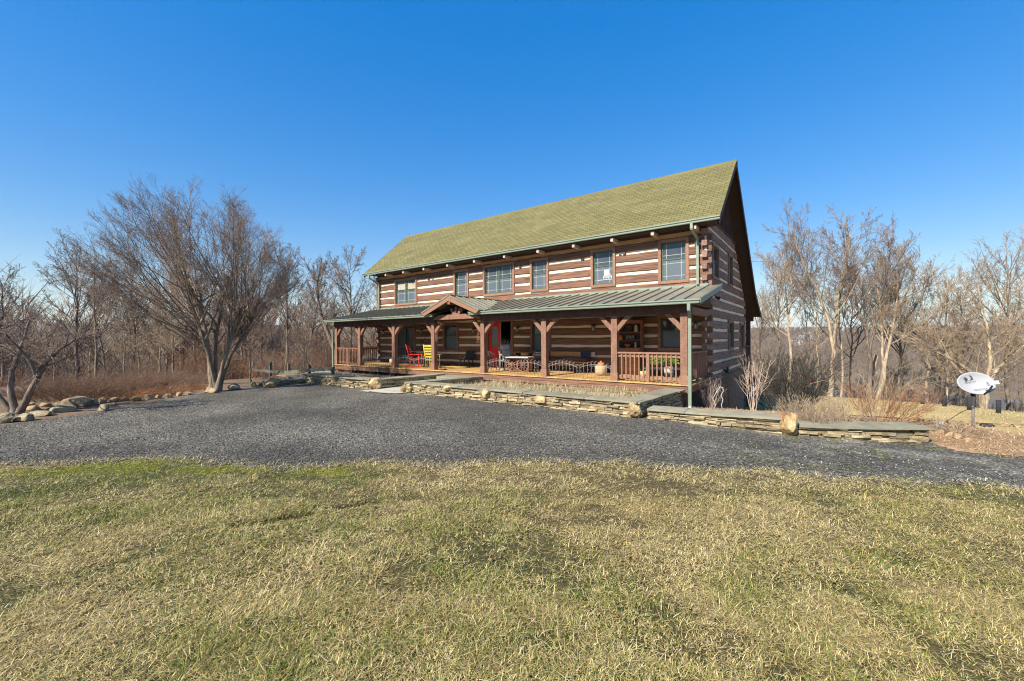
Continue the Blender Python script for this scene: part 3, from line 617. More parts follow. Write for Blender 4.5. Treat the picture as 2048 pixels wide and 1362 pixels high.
def stone_wall(path, ztop, zbot, label, thick=.42, cop=.048, group='dry stacked stone garden walls', cop_over=.06):
    """dry-laid courses along a polyline (front face on the right of travel); ztop and zbot are per-point values"""
    P = [Vector((p[0], p[1], 0)) for p in path]; root = thing('stone_wall', label, 'garden wall', (P[0].x, P[0].y, 0), 0, group)
    st = MB(); cp = MB(); core = MB(); o0 = P[0].copy()
    for i in range(len(P) - 1):
        a, b = P[i], P[i + 1]; L = (b - a).length; d = (b - a) / L; nrm = Vector((-d.y, d.x, 0))      # away from the front face
        ang = math.atan2(d.y, d.x); zt0, zt1 = ztop[i] - cop, ztop[i + 1] - cop; zb0, zb1 = zbot[i] - .12, zbot[i + 1] - .12
        c = (a + b) / 2 + nrm * thick / 2 - o0
        core.add([(a + nrm * .07 - o0) + Vector((0, 0, zb0)), (b + nrm * .07 - o0) + Vector((0, 0, zb1)), (b + nrm * (thick - .07) - o0) + Vector((0, 0, zb1)), (a + nrm * (thick - .07) - o0) + Vector((0, 0, zb0)),
                  (a + nrm * .07 - o0) + Vector((0, 0, zt0 - .03)), (b + nrm * .07 - o0) + Vector((0, 0, zt1 - .03)), (b + nrm * (thick - .07) - o0) + Vector((0, 0, zt1 - .03)), (a + nrm * (thick - .07) - o0) + Vector((0, 0, zt0 - .03))],
                 [(3, 2, 1, 0), (4, 5, 6, 7), (0, 1, 5, 4), (1, 2, 6, 5), (2, 3, 7, 6), (3, 0, 4, 7)])
        z = 0.0; H = max(zt0 - zb0, zt1 - zb1)
        while z < H - .015:
            h = min(rnd.choice((.026, .03, .034, .038, .045, .052, .062)), H - z); x = -rnd.uniform(0, .2)
            if H - z - h < .02: h = H - z
            while x < L:
                l = rnd.uniform(.12, .46) * (1.25 if h < .05 else .9); x2 = min(x + l, L + rnd.uniform(0, .04)); x1 = max(x, -.03)
                if x2 - x1 > .05:
                    t = ((x1 + x2) / 2) / L; top = zt0 + (zt1 - zt0) * t; zc = top - z - h / 2
                    wv = rnd.uniform(-.045, .04); hh = h - rnd.uniform(.003, .009)
                    pc = a + d * (x1 + x2) / 2 + nrm * (thick / 2 + wv * .5) - o0
                    st.box((pc.x, pc.y, zc), (x2 - x1 - rnd.uniform(.006, .016), thick - wv, hh), ang + rnd.uniform(-.03, .03), None, .009, (rnd.uniform(-.03, .03), rnd.uniform(-.05, .05)))
                x = x2 if x2 > x else x + l
            z += h
        x = 0.0
        while x < L - .02:
            l = min(rnd.uniform(.55, 1.25), L - x)
            if L - x - l < .3: l = L - x
            t0, t1 = x / L, (x + l) / L; n0 = -cop_over; n1 = thick + cop_over
            ring = []
            e0 = -.02 if x == 0 else .006; e1 = .02 if x + l >= L else -.006
            for (u, v) in ((x + e0, n0), (x + l * .5, n0), (x + l + e1, n0), (x + l + e1, n1), (x + l * .5, n1), (x + e0, n1)):
                p = a + d * u + nrm * (v + rnd.uniform(-.018, .018)) - o0; ring.append((p.x, p.y, ztop[i] + (ztop[i + 1] - ztop[i]) * u / L))
            hh = cop - .006; lift = rnd.uniform(-.004, .006)
            cp.add([(p[0], p[1], p[2] - hh) for p in ring] + [(p[0], p[1], p[2] + lift) for p in ring],
                   [tuple(range(5, -1, -1)), tuple(range(6, 12))] + [(k, (k + 1) % 6, 6 + (k + 1) % 6, 6 + k) for k in range(6)])
            x += l
    st.build('stonework', M['stone'], root); cp.build('coping', M['coping'], root); core.build('core', M['core'], root)
    return root
g1 = at_ground(537, 774)[:2]
stone_wall([(g1[0], g1[1]), (-18.65, 9.42)], [-.36, -.36], [-.58, -.56], 'short low stone wall stepping down at the far end of the gravel', .5)
stone_wall([(-18.6, 9.4), (-13.98, 9.55)], [-.15, -.15], [-.56, -.56], 'stone wall beside the gravel left of the entrance path', .42)
stone_wall([(-13.62, 9.62), (-12.97, 12.5)], [-.155, -.11], [-.56, -.52], 'shaded stone wall along the left of the entrance path', .42)
stone_wall([(-12.42, 12.45), (-11.62, 9.98)][::-1] if 0 else [(-11.25, 12.5), (-12.05, 9.72)], [-.11, -.15], [-.52, -.56], 'stone wall return along the right of the entrance path', .0 + .4)
stone_wall([(-12.0, 9.68), (-8, 9.76), (-3.62, 9.80)], [-.152, -.155, -.152], [-.56, -.57, -.57], 'long stone wall studded with ochre boulders in front of the porch', .42)
stone_wall([(-3.58, 9.82), (-3.30, 12.62)], [-.158, -.13], [-.57, -.75], 'stone wall return running back to the porch corner downspout', .46)
stone_wall([(-3.38, 9.93), (-1.9, 10.02), (-.74, 10.2)], [-.31, -.30, -.28], [-.57, -.6, -.66], 'low stone wall between the two upright boulders', .45)
stone_wall([(-.42, 10.3), (.6, 10.78), (1.62, 11.45)], [-.41, -.41, -.41], [-.66, -.72, -.80], 'lowest stone wall ending beside the mulch near the satellite dish', .46)
def wall_boulder(px, py, wpx, hpx, label, seed, Y=None, m='boulder', depth=.3):
    p = at_y(px, py, Y); dd = (AX @ (p - CAM))[2]
    boulder(tuple(p), (wpx / FPX * dd / 2 * 1.15, depth, hpx / FPX * dd / 2 * 1.15), seed, label, m)
wall_boulder(749, 767, 24, 22, 'orange boulder at the left corner of the entrance path', 3, 9.6)
wall_boulder(816, 777, 12, 22, 'small yellow corner boulder right of the entrance path', 5, 9.78)
wall_boulder(895, 776, 24, 13, 'squat cream boulder in the long wall below the portico post', 6, 9.72, depth=.16)
wall_boulder(972, 787, 18, 18, 'round orange boulder in the long wall below the red door', 8, 9.74, depth=.16)
wall_boulder(1084, 799, 27, 20, 'wide yellow boulder in the long wall between two porch posts', 9, 9.76, depth=.16)
wall_boulder(1269, 816, 28, 32, 'tall pale yellow boulder where the long wall steps down', 10, 9.86, depth=.24)
wall_boulder(1579, 853, 27, 50, 'pointed rusty brown boulder between the two lowest walls', 12, 10.2, 'boulder', .24)
wall_boulder(546, 766, 14, 17, 'orange boulder closing the far end of the lowest left wall', 14, g1[1] - .1)
wall_boulder(627, 766, 9, 15, 'small tan upright stone in the left wall', 15, 9.42, depth=.16)

# ------------------------------------------------------------------ the log house
HX0, HX1, HYF, HYB = -22.05, -3.25, 15.68, 24.2
RIDGE, EAVE = (18.36, 8.245), (15.10, 5.36)
SLF = (RIDGE[1] - EAVE[1]) / (RIDGE[0] - EAVE[0]); SLB = (8.245 - 3.55) / (23.9 - 18.36)
house = thing('log_house', 'two storey brown log house with cream chinking, olive shingle roof and long front porch', 'house', (-12.6, 19.5, -.6))
def attach(o, parent=None):
    o.parent = parent or house
    if o.parent == house: o.matrix_parent_inverse = Matrix.Translation(-house.location)
    return o
FRONT = lambda u, v, z: (u, HYF - v, z)
SIDER = lambda u, v, z: (HX1 + v, u, z)
SIDEL = lambda u, v, z: (HX0 - v, u, z)
def cut(bands, z0, z1, u0, u1, openings):
    zs = sorted({z0, z1} | {z for o in openings for z in (o[2], o[3]) if z0 < z < z1})
    for a, b in zip(zs[:-1], zs[1:]):
        iv = [(u0, u1)]
        for o in openings:
            if o[2] <= a + 1e-4 and o[3] >= b - 1e-4:
                nv = []
                for p, q in iv:
                    if o[1] <= p or o[0] >= q: nv.append((p, q)); continue
                    if o[0] > p: nv.append((p, o[0]))
                    if o[1] < q: nv.append((o[1], q))
                iv = nv
        for p, q in iv:
            if q - p > .02: bands.append((p, q, a, b))
def log_wall(name, F, u0, u1, chinks, ztop, zbot, openings, m, ulim=None, ends=True, parent=None):
    lg = MB(); ck = MB(); cs = list(chinks)
    for k in range(len(cs) - 1):
        z0, z1 = cs[k] + .052, cs[k + 1] - .052
        if z0 > ztop or z1 < zbot: continue
        z0, z1 = max(z0, zbot), min(z1, ztop); ue = min(u1, ulim(z1)) if ulim else u1
        bands = []; cut(bands, z0, z1, u0, ue, openings); tn = rnd.random()
        for p, q, a, b in bands:
            n = max(1, int((q - p) / .40)); us = [p + (q - p) * i / n for i in range(n + 1)]
            ca = .026 if abs(a - z0) < 1e-4 else .001; cb = .026 if abs(b - z1) < 1e-4 else .001; vs = []
            for u in us:
                j0, j1, jv = rnd.uniform(-.013, .013) if ca > .01 else 0, rnd.uniform(-.013, .013) if cb > .01 else 0, rnd.uniform(-.014, .012)
                vs += [F(u, -.18, a + j0), F(u, -ca, a + j0), F(u, jv, a + ca + j0), F(u, jv, b - cb + j1), F(u, -cb, b + j1), F(u, -.18, b + j1)]
            fs = []
            for i in range(n):
                for s in range(5): fs.append((i * 6 + s, (i + 1) * 6 + s, (i + 1) * 6 + s + 1, i * 6 + s + 1))
            fs += [tuple(range(6)), tuple(reversed(range(n * 6, n * 6 + 6)))]
            lg.add(vs, fs, tn)
        if ends:
            zc = (cs[k] + cs[k + 1]) / 2
            for uu, sgn in ((u0, -1), (ue, 1)):
                if ulim and sgn > 0 and ue < u1: continue
                a = F(uu, .0, zc - .096); b = F(uu + sgn * .125 + rnd.uniform(-.008, .008), -.18, zc + .096); lg.span(a, b, tn)
                a = F(uu - sgn * .19, .0 , zc - .096); 
    for c in cs:
        if c - .04 > ztop or c + .04 < zbot: continue
        ue = min(u1, ulim(c)) if ulim else u1; bands = []; cut(bands, c - .06, c + .06, u0, ue, openings)
        for p, q, a, b in bands: ck.span(F(p, -.040, a), F(q, -.10, b))
    o = attach(lg.build(name, m)); c = ck.build('chinking', M['chink']); c.parent = o
    return o
UP = [(-20.41, -18.42, 3.34, 4.86, 2, 'blind'), (-15.53, -14.48, 3.50, 4.93, 1, ''), (-13.5, -11.58, 3.44, 4.95, 2, ''), (-10.70, -9.72, 3.46, 4.93, 1, ''), (-7.69, -6.62, 3.42, 4.96, 1, 'desk'), (-4.95, -3.87, 3.34, 4.95, 1, '')]
LO = [(-20.45, -18.58, .06, 2.2, 2, 'door'), (-16.35, -15.22, .70, 2.2, 1, ''), (-10.70, -9.62, .70, 2.2, 1, ''), (-4.97, -3.86, .88, 2.2, 1, '')]
DOOR = (-13.30, -11.68, -.02, 2.28)
SIDE = [(16.36, 17.54, 3.50, 4.80, 1, ''), (19.56, 20.50, 3.52, 4.92, 1, ''), (19.50, 20.70, .82, 2.08, 1, ''), (22.47, 23.66, .70, 2.05, 1, '')]
fc = [.23 + .402 * k for k in range(-1, 13)]; scs = [.04 + .4 * k for k in range(-1, 15)]
log_wall('front_log_wall', FRONT, HX0, HX1, fc, 5.02, -.16, UP + LO + [DOOR], M['log_x'])
lim = lambda z: RIDGE[0] + (RIDGE[1] - .20 - z) / SLB
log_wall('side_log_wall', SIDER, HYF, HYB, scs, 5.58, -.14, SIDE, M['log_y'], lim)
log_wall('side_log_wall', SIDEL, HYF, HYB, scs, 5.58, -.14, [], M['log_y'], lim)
mb = MB(); mb.span((HX0, HYB - .2, -2.9), (HX1, HYB, 4.0)); attach(mb.build('rear_wall', M['darkwood']))
mb = MB(); mb.span((HX0 + .02, HYF + .05, -3.2), (HX1 - .03, HYF + .25, -.17)); mb.span((HX1 - .25, HYF + .25, -3.4), (HX1 - .03, HYB - .2, -.14)); mb.span((HX0 + .02, HYF + .25, -3.2), (HX0 + .25, HYB - .2, -.14))
fo = attach(mb.build('stucco_foundation', M['stucco']))
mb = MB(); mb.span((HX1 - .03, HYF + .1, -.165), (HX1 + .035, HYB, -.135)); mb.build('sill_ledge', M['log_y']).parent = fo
# interior seen through the open door
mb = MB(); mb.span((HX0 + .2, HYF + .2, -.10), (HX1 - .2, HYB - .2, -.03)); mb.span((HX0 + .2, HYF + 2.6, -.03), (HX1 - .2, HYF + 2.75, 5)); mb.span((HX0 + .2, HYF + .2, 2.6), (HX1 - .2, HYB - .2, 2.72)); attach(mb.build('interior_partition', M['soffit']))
def window(F, o, name='window', trim=True):
    u0, u1, z0, z1, n, extra = o; t = .105; f = MB()
    f.span(F(u0, .028, z0), F(u0 + t, -.16, z1)); f.span(F(u1 - t, .028, z0), F(u1, -.16, z1)); f.span(F(u0 + t, .030, z1 - t), F(u1 - t, -.16, z1)); f.span(F(u0 + t, .034, z0), F(u1 - t, -.16, z0 + t))
    root = attach(f.build(name, M['trim'])); sa = MB(); gl = MB(); sc_ = MB(); mu = MB(); a, b = u0 + t, u1 - t; c, d = z0 + t, z1 - t; s = .045
    for i in range(n):
        p = a + (b - a) * i / n; q = a + (b - a) * (i + 1) / n; zm = c + (d - c) * .56
        if extra == 'door': zm = c + .75
        e = .002 if n > 1 else 0
        sa.span(F(p + e, -.05, c), F(p + s, -.12, d)); sa.span(F(q - s, -.05, c), F(q - e, -.12, d)); sa.span(F(p + s, -.05, d - s), F(q - s, -.12, d)); sa.span(F(p + s, -.048, c), F(q - s, -.12, c + s)); sa.span(F(p + s, -.058, zm - s / 2), F(q - s, -.12, zm + s / 2))
        gl.span(F(p + s, -.085, zm + s / 2), F(q - s, -.115, d - s)); sc_.span(F(p + s, -.080, c + s), F(q - s, -.115, zm - s / 2))
        for zz0, zz1 in ((c + s, zm - s / 2), (zm + s / 2, d - s)):
            g = .014; k = .13; vv = -.078 if zz0 < zm - .02 else -.083
            for uu in (p + s + k, q - s - k): mu.span(F(uu - g / 2, vv, zz0 + .002), F(uu + g / 2, vv - .004, zz1 - .002))
            for z in ((zz1 - k,) if zz0 < zm - .02 else (zz0 + k,)): mu.span(F(p + s + .002, vv + .001, z - g / 2), F(q - s - .002, vv - .004, z + g / 2))
            if zz0 < zm - .02: mu.span(F(p + s + .002, vv + .001, zz0 + k - g / 2), F(q - s - .002, vv - .004, zz0 + k + g / 2))
    sa.build('sash', M['sash']).parent = root; gl.build('glass', M['glass']).parent = root; sc_.build('screen', M['glass'] if extra == 'door' else M['screen']).parent = root
    if name == 'window' and F in (FRONT,) and z0 > 3: mu.build('grille', M['muntin']).parent = root
    if extra == 'blind':
        bl = MB()
        for i in range(n):
            p = a + (b - a) * i / n + .13; q = a + (b - a) * (i + 1) / n - .10
            for k in range(9): bl.span(F(p, -.070, d - .50 + k * .035), F(q, -.080, d - .50 + k * .035 + .027))
        bl.build('blind', M['cream']).parent = root
    if extra == 'desk':
        bl = MB(); um = (a + b) / 2
        for k in range(7): bl.span(F(um - .02 + k * .055, -.066, c + .22 + .03 * (k % 2)), F(um + .02 + k * .055, -.076, c + .34 + .09 * ((k * 5) % 3)))
        bl.span(F(um + .02, -.060, c + .34), F(um + .25, -.066, c + .58)); bl.span(F(um - .25, -.064, c + .17), F(um + .37, -.075, c + .20)); bl.build('paper_decoration', M['white']).parent = root
    return root
for o in UP: window(FRONT, o)
for o in LO: window(FRONT, o, 'patio_door' if o[5] == 'door' else 'window')
for o in SIDE: window(SIDER, o)
bd = window(lambda u, v, z: (HX1 - .03 + v, u, z), (18.62, 19.62, -2.7, -.70, 1, ''), 'basement_door')
# double front door: left leaf shut, right leaf swung inward
u0, u1, z0, z1 = DOOR; f = MB()
f.span(FRONT(u0, .028, z0), FRONT(u0 + .09, -.16, z1)); f.span(FRONT(u1 - .12, .028, z0), FRONT(u1, -.16, z1)); f.span(FRONT(u0 + .09, .03, z1 - .10), FRONT(u1 - .12, -.16, z1)); f.span(FRONT(u0 + .09, .03, z0), FRONT(u1 - .12, -.16, .02))
df = attach(f.build('door_frame', M['trim']))
def leaf(flip=False):
    W_, H_ = .70, 2.14; l = MB(); l.span((0, 0, 0), (W_, .045, .95)); l.span((0, 0, .95), (.15, .045, H_)); l.span((W_ - .15, 0, .95), (W_, .045, H_)); l.span((.15, 0, 1.92), (W_ - .15, .045, H_))
    l.span((.16, -.010, .18), (W_ - .16, 0, .22)); l.span((.16, -.010, .76), (W_ - .16, 0, .80)); l.span((.16, -.010, .22), (.20, 0, .76)); l.span((W_ - .20, -.010, .22), (W_ - .16, 0, .76))
    o = l.build('door', M['red']); g = MB(); g.span((.15, .015, .95), (W_ - .15, .03, 1.92)); g.build('glass', M['glass']).parent = o
    e = MB(); e.span((W_, -.004, 0), (W_ + .028, .05, H_)); e.build('door_edge', M['cream']).parent = o
    h = MB(); h.lathe([(.0, 0), (.028, 0), (.03, .02), (.018, .04)], (W_ - .06, -.03, 1.0), 10); h.build('handle', M['iron']).parent = o
    return o
l1 = leaf(); l1.location = (u0 + .10, HYF + .06, .025); attach(l1)
l2 = leaf(); l2.location = (u1 - .13, HYF + .16, .025); l2.rotation_euler = (0, 0, R_(100)); attach(l2)
# gable boards and battens on the right end (and the hidden left end)
def gable(F, name):
    ztop = lambda y: (RIDGE[1] - SLF * (RIDGE[0] - y) if y < RIDGE[0] else RIDGE[1] - SLB * (y - RIDGE[0])) - .17
    yb = RIDGE[0] + (RIDGE[1] - .17 - 5.6) / SLB; yf = RIDGE[0] - (RIDGE[1] - .17 - 5.6) / SLF
    m_ = MB(); pts = [(yf, 5.58), (yb, 5.58), (RIDGE[0], RIDGE[1] - .17)]
    a = [F(y, -.02, z) for y, z in pts]; b = [F(y, -.15, z) for y, z in pts]
    m_.add(a + b, [(0, 1, 2), (5, 4, 3), (0, 3, 4, 1), (1, 4, 5, 2), (2, 5, 3, 0)])
    y = yf + .15
    while y < yb - .1:
        t = min(ztop(y - .03), ztop(y + .03))
        if t > 5.66: m_.span(F(y - .03, .018, 5.6), F(y + .03, -.02, t))
        y += .27
    m_.span(F(yf, .03, 5.55), F(yb, -.02, 5.60)); attach(m_.build(name, M['darkwood']))
gable(SIDER, 'gable_boards'); gable(SIDEL, 'gable_boards')
# main roof
RL, RR = -22.62, -2.75; KN, TIP = (23.9, 3.55), (26.24, 2.51)
def roof_slab(name, prof, x0, x1, m, dz0, dz1, x0b=None):
    mb = MB(); n = len(prof); vs = []
    for dz in (dz0, dz1):
        for x in (x0, x1): vs += [(x, y, z + dz) for y, z in prof]
    fs = []
    for i in range(n - 1):
        fs += [(i, n + i, n + i + 1, i + 1), (2 * n + i, 2 * n + i + 1, 3 * n + i + 1, 3 * n + i), (i, i + 1, 2 * n + i + 1, 2 * n + i), (n + i, 3 * n + i, 3 * n + i + 1, n + i + 1)]
    fs += [(0, 2 * n, 3 * n, n), (n - 1, 2 * n - 1, 4 * n - 1, 3 * n - 1)]
    mb.add(vs, fs, .5); sl = [0.0]
    for i in range(1, n): sl.append(sl[-1] + math.hypot(prof[i][0] - prof[i - 1][0], prof[i][1] - prof[i - 1][1]))
    return mb.build(name, m, None, lambda co: (co.x, float(np.interp(co.y, [p[0] for p in prof], sl))))
prof = [EAVE, RIDGE, (21.2, RIDGE[1] - SLB * 2.84), KN, (25.1, 2.98), TIP]
rf = attach(roof_slab('roof', prof, RL, RR, M['shingle'], .0, .035))
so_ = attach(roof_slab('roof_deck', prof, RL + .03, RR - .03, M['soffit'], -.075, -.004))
mb = MB()
for k in range(56):
    x = RL + .03 + k * (RR - RL - .06) / 56; mb.add([(x, RIDGE[0] - .16, RIDGE[1] - .11), (x + .40, RIDGE[0] - .16, RIDGE[1] - .105), (x + .40, RIDGE[0], RIDGE[1] + .055), (x, RIDGE[0], RIDGE[1] + .045), (x + .4, RIDGE[0] + .16, RIDGE[1] - .105), (x, RIDGE[0] + .16, RIDGE[1] - .11)], [(0, 1, 2, 3), (3, 2, 4, 5)])
mb.build('ridge_cap', M['shingle']).parent = rf
for x in (RR - .03, RL + .005):
    mb = MB()
    for (y0, z0), (y1, z1) in zip(prof[:-1], prof[1:]):
        mb.add([(x, y0, z0 - .22), (x + .028, y0, z0 - .22), (x + .028, y0, z0 - .006), (x, y0, z0 - .006), (x, y1, z1 - .22), (x + .028, y1, z1 - .22), (x + .028, y1, z1 - .006), (x, y1, z1 - .006)],
               [(0, 1, 2, 3), (7, 6, 5, 4), (0, 4, 5, 1), (1, 5, 6, 2), (2, 6, 7, 3), (3, 7, 4, 0)], .5)
    mb.build('rake_board', M['darkwood']).parent = rf
for x in (-20.52, -18.93, -17.23, -15.44, -13.6, -11.75, -9.92, -8.19, -6.53, -4.98, -3.55):
    mb = MB(); mb.span((x - .055, 15.12, 5.06), (x + .055, 15.66, 5.19)); attach(mb.build('rafter_tail', M['endgrain']))
mb = MB(); mb.span((HX0, 15.640, 5.02), (HX1 + .02, 15.72, 5.13)); attach(mb.build('frieze_board', M['orangewood']))
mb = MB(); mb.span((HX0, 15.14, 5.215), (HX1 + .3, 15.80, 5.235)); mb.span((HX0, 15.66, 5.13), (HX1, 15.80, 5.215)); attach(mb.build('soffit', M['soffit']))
mb = MB(); mb.span((HX1 - .1, 15.7, 5.56), (HX1 + .01, 15.9, 5.74)); attach(mb.build('corner_filler', M['darkwood']))
def gutter(x0, x1, y0, z0, parent=None):            # y0: back face against the fascia, z0: bottom
    mb = MB(); p = [(y0, z0), (y0 - .075, z0), (y0 - .085, z0 + .02), (y0 - .085, z0 + .055), (y0 - .118, z0 + .085), (y0 - .118, z0 + .12), (y0 - .100, z0 + .12), (y0 - .100, z0 + .10), (y0 - .012, z0 + .10), (y0 - .012, z0 + .125), (y0, z0 + .125)]
    mb.prism(p, 'x', x0, x1, .5); return attach(mb.build('gutter', M['green']))
gutter(RL, RR, 15.10, 5.24)
def downspout(pts, name='downspout'):
    mb = MB()
    for p, q in zip(pts[:-1], pts[1:]): mb.bar(p, q, .085, .065, (0, 1, 0) if abs(q[2] - p[2]) > .4 else (0, 0, 1), .5)
    return attach(mb.build(name, M['green']))
downspout([(-3.62, 15.02, 5.24), (-3.62, 15.02, 5.05), (-3.56, 15.58, 4.82), (-3.56, 15.60, 3.22)])
downspout([(-21.95, 15.02, 5.24), (-21.95, 15.02, 5.05), (-21.80, 15.58, 4.75), (-21.80, 15.60, 3.22)])
# porch roof in standing-seam metal, with the little gabled portico
PY0, PZ0, PY1, PZ1 = 12.42, 2.44, 15.68, 3.17; PS = (PZ1 - PZ0) / (PY1 - PY0); pz = lambda y: PZ0 + PS * (y - PY0)
GX, GH, GT, GS = -12.42, 1.66, 3.16, .40; PXL, PXR = -22.3, -2.78
mb = MB()
def slab(x0, x1, y0, y1, t0=-.03, t1=0.0):
    mb.add([(x0, y0, pz(y0) + t0), (x1, y0, pz(y0) + t0), (x1, y1, pz(y1) + t0), (x0, y1, pz(y1) + t0), (x0, y0, pz(y0) + t1), (x1, y0, pz(y0) + t1), (x1, y1, pz(y1) + t1), (x0, y1, pz(y1) + t1)],
           [(3, 2, 1, 0), (4, 5, 6, 7), (0, 1, 5, 4), (1, 2, 6, 5), (2, 3, 7, 6), (3, 0, 4, 7)], .5)
slab(PXL, GX - 1.1, PY0, PY1); slab(GX + 1.1, PXR, PY0, PY1); slab(GX - 1.1, GX + 1.1, 13.6, PY1)
x = PXL + .02
k = 0
while x < PXR:
    y0 = PY0
    if abs(x - GX) < GH: y0 = 12.73 + (GH - abs(x - GX)) / GH * (15.55 - 12.73) + .05
    if y0 < 15.5: mb.bar((x, y0, pz(y0) + .018), (x, 15.66, pz(15.66) + .018), .020, .046, (0, 0, 1), .45)
    k += 1; x = PXL + .02 + k * (PXR - PXL - .04) / 47
proof = attach(mb.build('porch_roof', M['seam']))
mb = MB()
for s in (-1, 1):
    poly = [(GX + s * GH, 12.2), (GX + s * GH, 12.73), (GX, 15.6), (GX, 12.2)]
    zz = lambda px: GT - GS * abs(px - GX)
    mb.add([(px, py, zz(px)) for px, py in poly] + [(px, py, zz(px) - .03) for px, py in poly], [(0, 1, 2, 3), (7, 6, 5, 4), (0, 4, 5, 1), (3, 2, 6, 7), (0, 3, 7, 4), (1, 5, 6, 2)], .5)
    y = 12.22
    while y < 15.3:
        dx = min(GH, (GT - pz(y)) / GS if y > 12.73 else GH)
        if dx > .12: mb.bar((GX + s * .02, y, GT + .012), (GX + s * dx, y, GT - GS * dx + .018), .02, .04, (0, 0, 1), .45)
        y += .40
mb.bar((GX, 12.19, GT + .02), (GX, 15.58, GT + .02), .09, .035, (0, 0, 1), .45)
attach(mb.build('portico_roof', M['seam']))
mb = MB(); mb.span((HX0, 15.635, 3.155), (-13.2, 15.672, 3.245)); mb.span((-11.6, 15.635, 3.155), (HX1 + .02, 15.672, 3.245)); attach(mb.build('flashing', M['green']))
for x, ye in ((PXR + .01, PY1 - .3), (PXL - .01, PY1)):
    mb = MB(); mb.bar((x, PY0 - .02, PZ0 - .05), (x, ye, pz(ye) - .05), .03, .16, (0, 0, 1), .5); attach(mb.build('porch_rake_trim', M['green']))
for x in (-3.22, -21.95):
    mb = MB(); mb.prism([(12.88, 2.44), (PY1, 2.44), (PY1, PZ1 - .06), (12.88, pz(12.88) - .06)], 'x', x, x + .06, .5); attach(mb.build('porch_gable_board', M['darkwood']))
gutter(PXL, -13.55, 12.42, 2.325); gutter(-11.42, PXR, 12.42, 2.325)
mb = MB(); mb.span((-21.9, 12.90, 2.40), (-3.2, 15.66, 2.43))
for k in range(34): mb.span((-21.7 + k * .55, 12.92, 2.30), (-21.7 + k * .55 + .06, 15.66, 2.40))
attach(mb.build('porch_ceiling', M['ceil']))
# barge boards, ridge block, collar beam and fan struts of the portico
mb = MB()
for s in (-1, 1): mb.add([(GX, 12.215, GT - .045), (GX, 12.255, GT - .045), (GX + s * (GH - .02), 12.255, GT - GS * GH - .04), (GX + s * (GH - .02), 12.215, GT - GS * GH - .04), (GX, 12.215, GT - .22), (GX, 12.255, GT - .22), (GX + s * (GH - .16), 12.255, GT - GS * GH - .135), (GX + s * (GH - .16), 12.215, GT - GS * GH - .135)],
                         [(0, 1, 2, 3), (4, 7, 6, 5), (0, 3, 7, 4), (1, 5, 6, 2), (3, 2, 6, 7)], .5)
attach(mb.build('barge_board', M['trim']))
mb = MB(); mb.span((GX - .07, 12.24, GT - .36), (GX + .07, 15.2, GT - .20)); attach(mb.build('ridge_beam', M['post']))
mb = MB(); mb.prism([(GX - 1.30, 2.20), (GX + 1.30, 2.20), (GX + 1.34, 2.26), (GX + 1.0, 2.40), (GX - 1.0, 2.40), (GX - 1.34, 2.26)], 'y', 12.62, 12.80, .5); attach(mb.build('collar_beam', M['post']))
for a in (-38, 0, 38):
    mb = MB(); L_ = .34; p = (GX + .16 * math.sin(R_(a)), 12.71, 2.38); q = (GX + (.16 + L_) * math.sin(R_(a)), 12.71, 2.38 + L_ * math.cos(R_(a))); mb.bar(p, q, .12, .13, (0, 1, 0), .5); attach(mb.build('fan_strut', M['post']))
# posts, beams, braces
POSTS = [-21.80, -19.59, -16.74, -13.96, -11.05, -8.13, -5.45, -3.30]
for i, x in enumerate(POSTS):
    mb = MB(); mb.box((x, 12.85, 1.04), (.20, .20, 2.08), 0, .5); p = attach(mb.build('porch_post', M['post']))
    mb = MB(); mb.box((x, 12.85, .13), (.245, .245, .25), 0, .5); mb.build('post_base', M['trim']).parent = p
    for s in (-1, 1):
        if (i == 0 and s < 0) or (i == 7 and s > 0): continue
        mb = MB(); mb.bar((x + s * .06, 12.85, 1.62), (x + s * .52, 12.85, 2.12), .13, .13, (0, 1, 0), .5); mb.build('brace', M['post']).parent = p
for a, b in ((-22.0, -13.86), (-11.15, -3.1)):
    mb = MB(); mb.span((a, 12.755, 2.08), (b, 12.945, 2.40)); attach(mb.build('porch_beam', M['darkwood']))
for x in (-3.30, -21.8):
    mb = MB(); mb.span((x - .09, 12.95, 2.08), (x + .09, 15.66, 2.30)); attach(mb.build('porch_beam', M['post']))
# deck, skirt and dark void
mb = MB(); x = -21.92
while x < -3.18:
    mb.span((x, 12.705, -.038), (x + .134, HYF - .02, 0)); x += .1395
attach(mb.build('deck', M['deck']))
mb = MB(); mb.span((-21.9, 12.745, -.27), (-3.19, 12.79, -.040)); mb.span((-3.23, 12.80, -.27), (-3.185, 15.62, -.040)); mb.span((-21.9, 12.80, -.27), (-21.86, 15.62, -.040)); attach(mb.build('deck_skirt', M['log_x']))
mb = MB(); mb.span((-21.6, 13.6, -1.3), (-3.4, 13.7, -.05)); attach(mb.build('under_deck_shade_sheet', M['core']))  # dark sheet that paints in the shade of the void under the deck
for x in (-21.80, -12.3, -3.32):
    mb = MB(); mb.box((x, 12.88, -.62), (.19, .16, .70), 0, .5); attach(mb.build('footing_post', M['post']))
def railing(F, u0, u1, mid=True):
    mb = MB(); mb.span(F(u0, -.07, .875), F(u1, .07, .925)); mb.span(F(u0, -.03, .77), F(u1, .012, .86)); mb.span(F(u0, -.03, .09), F(u1, .012, .18))
    n = max(2, round((u1 - u0) / .142))
    for i in range(1, n):
        u = u0 + (u1 - u0) * i / n
        if mid and i == n // 2: continue
        mb.span(F(u - .019, .014, .06), F(u + .019, .050, .865))
    if mid: u = u0 + (u1 - u0) * (n // 2) / n; mb.span(F(u - .05, -.035, .0), F(u + .05, .06, .873))
    return attach(mb.build('porch_railing', M['trim']))
PF = lambda u, v, z: (u, 12.85 - v, z)
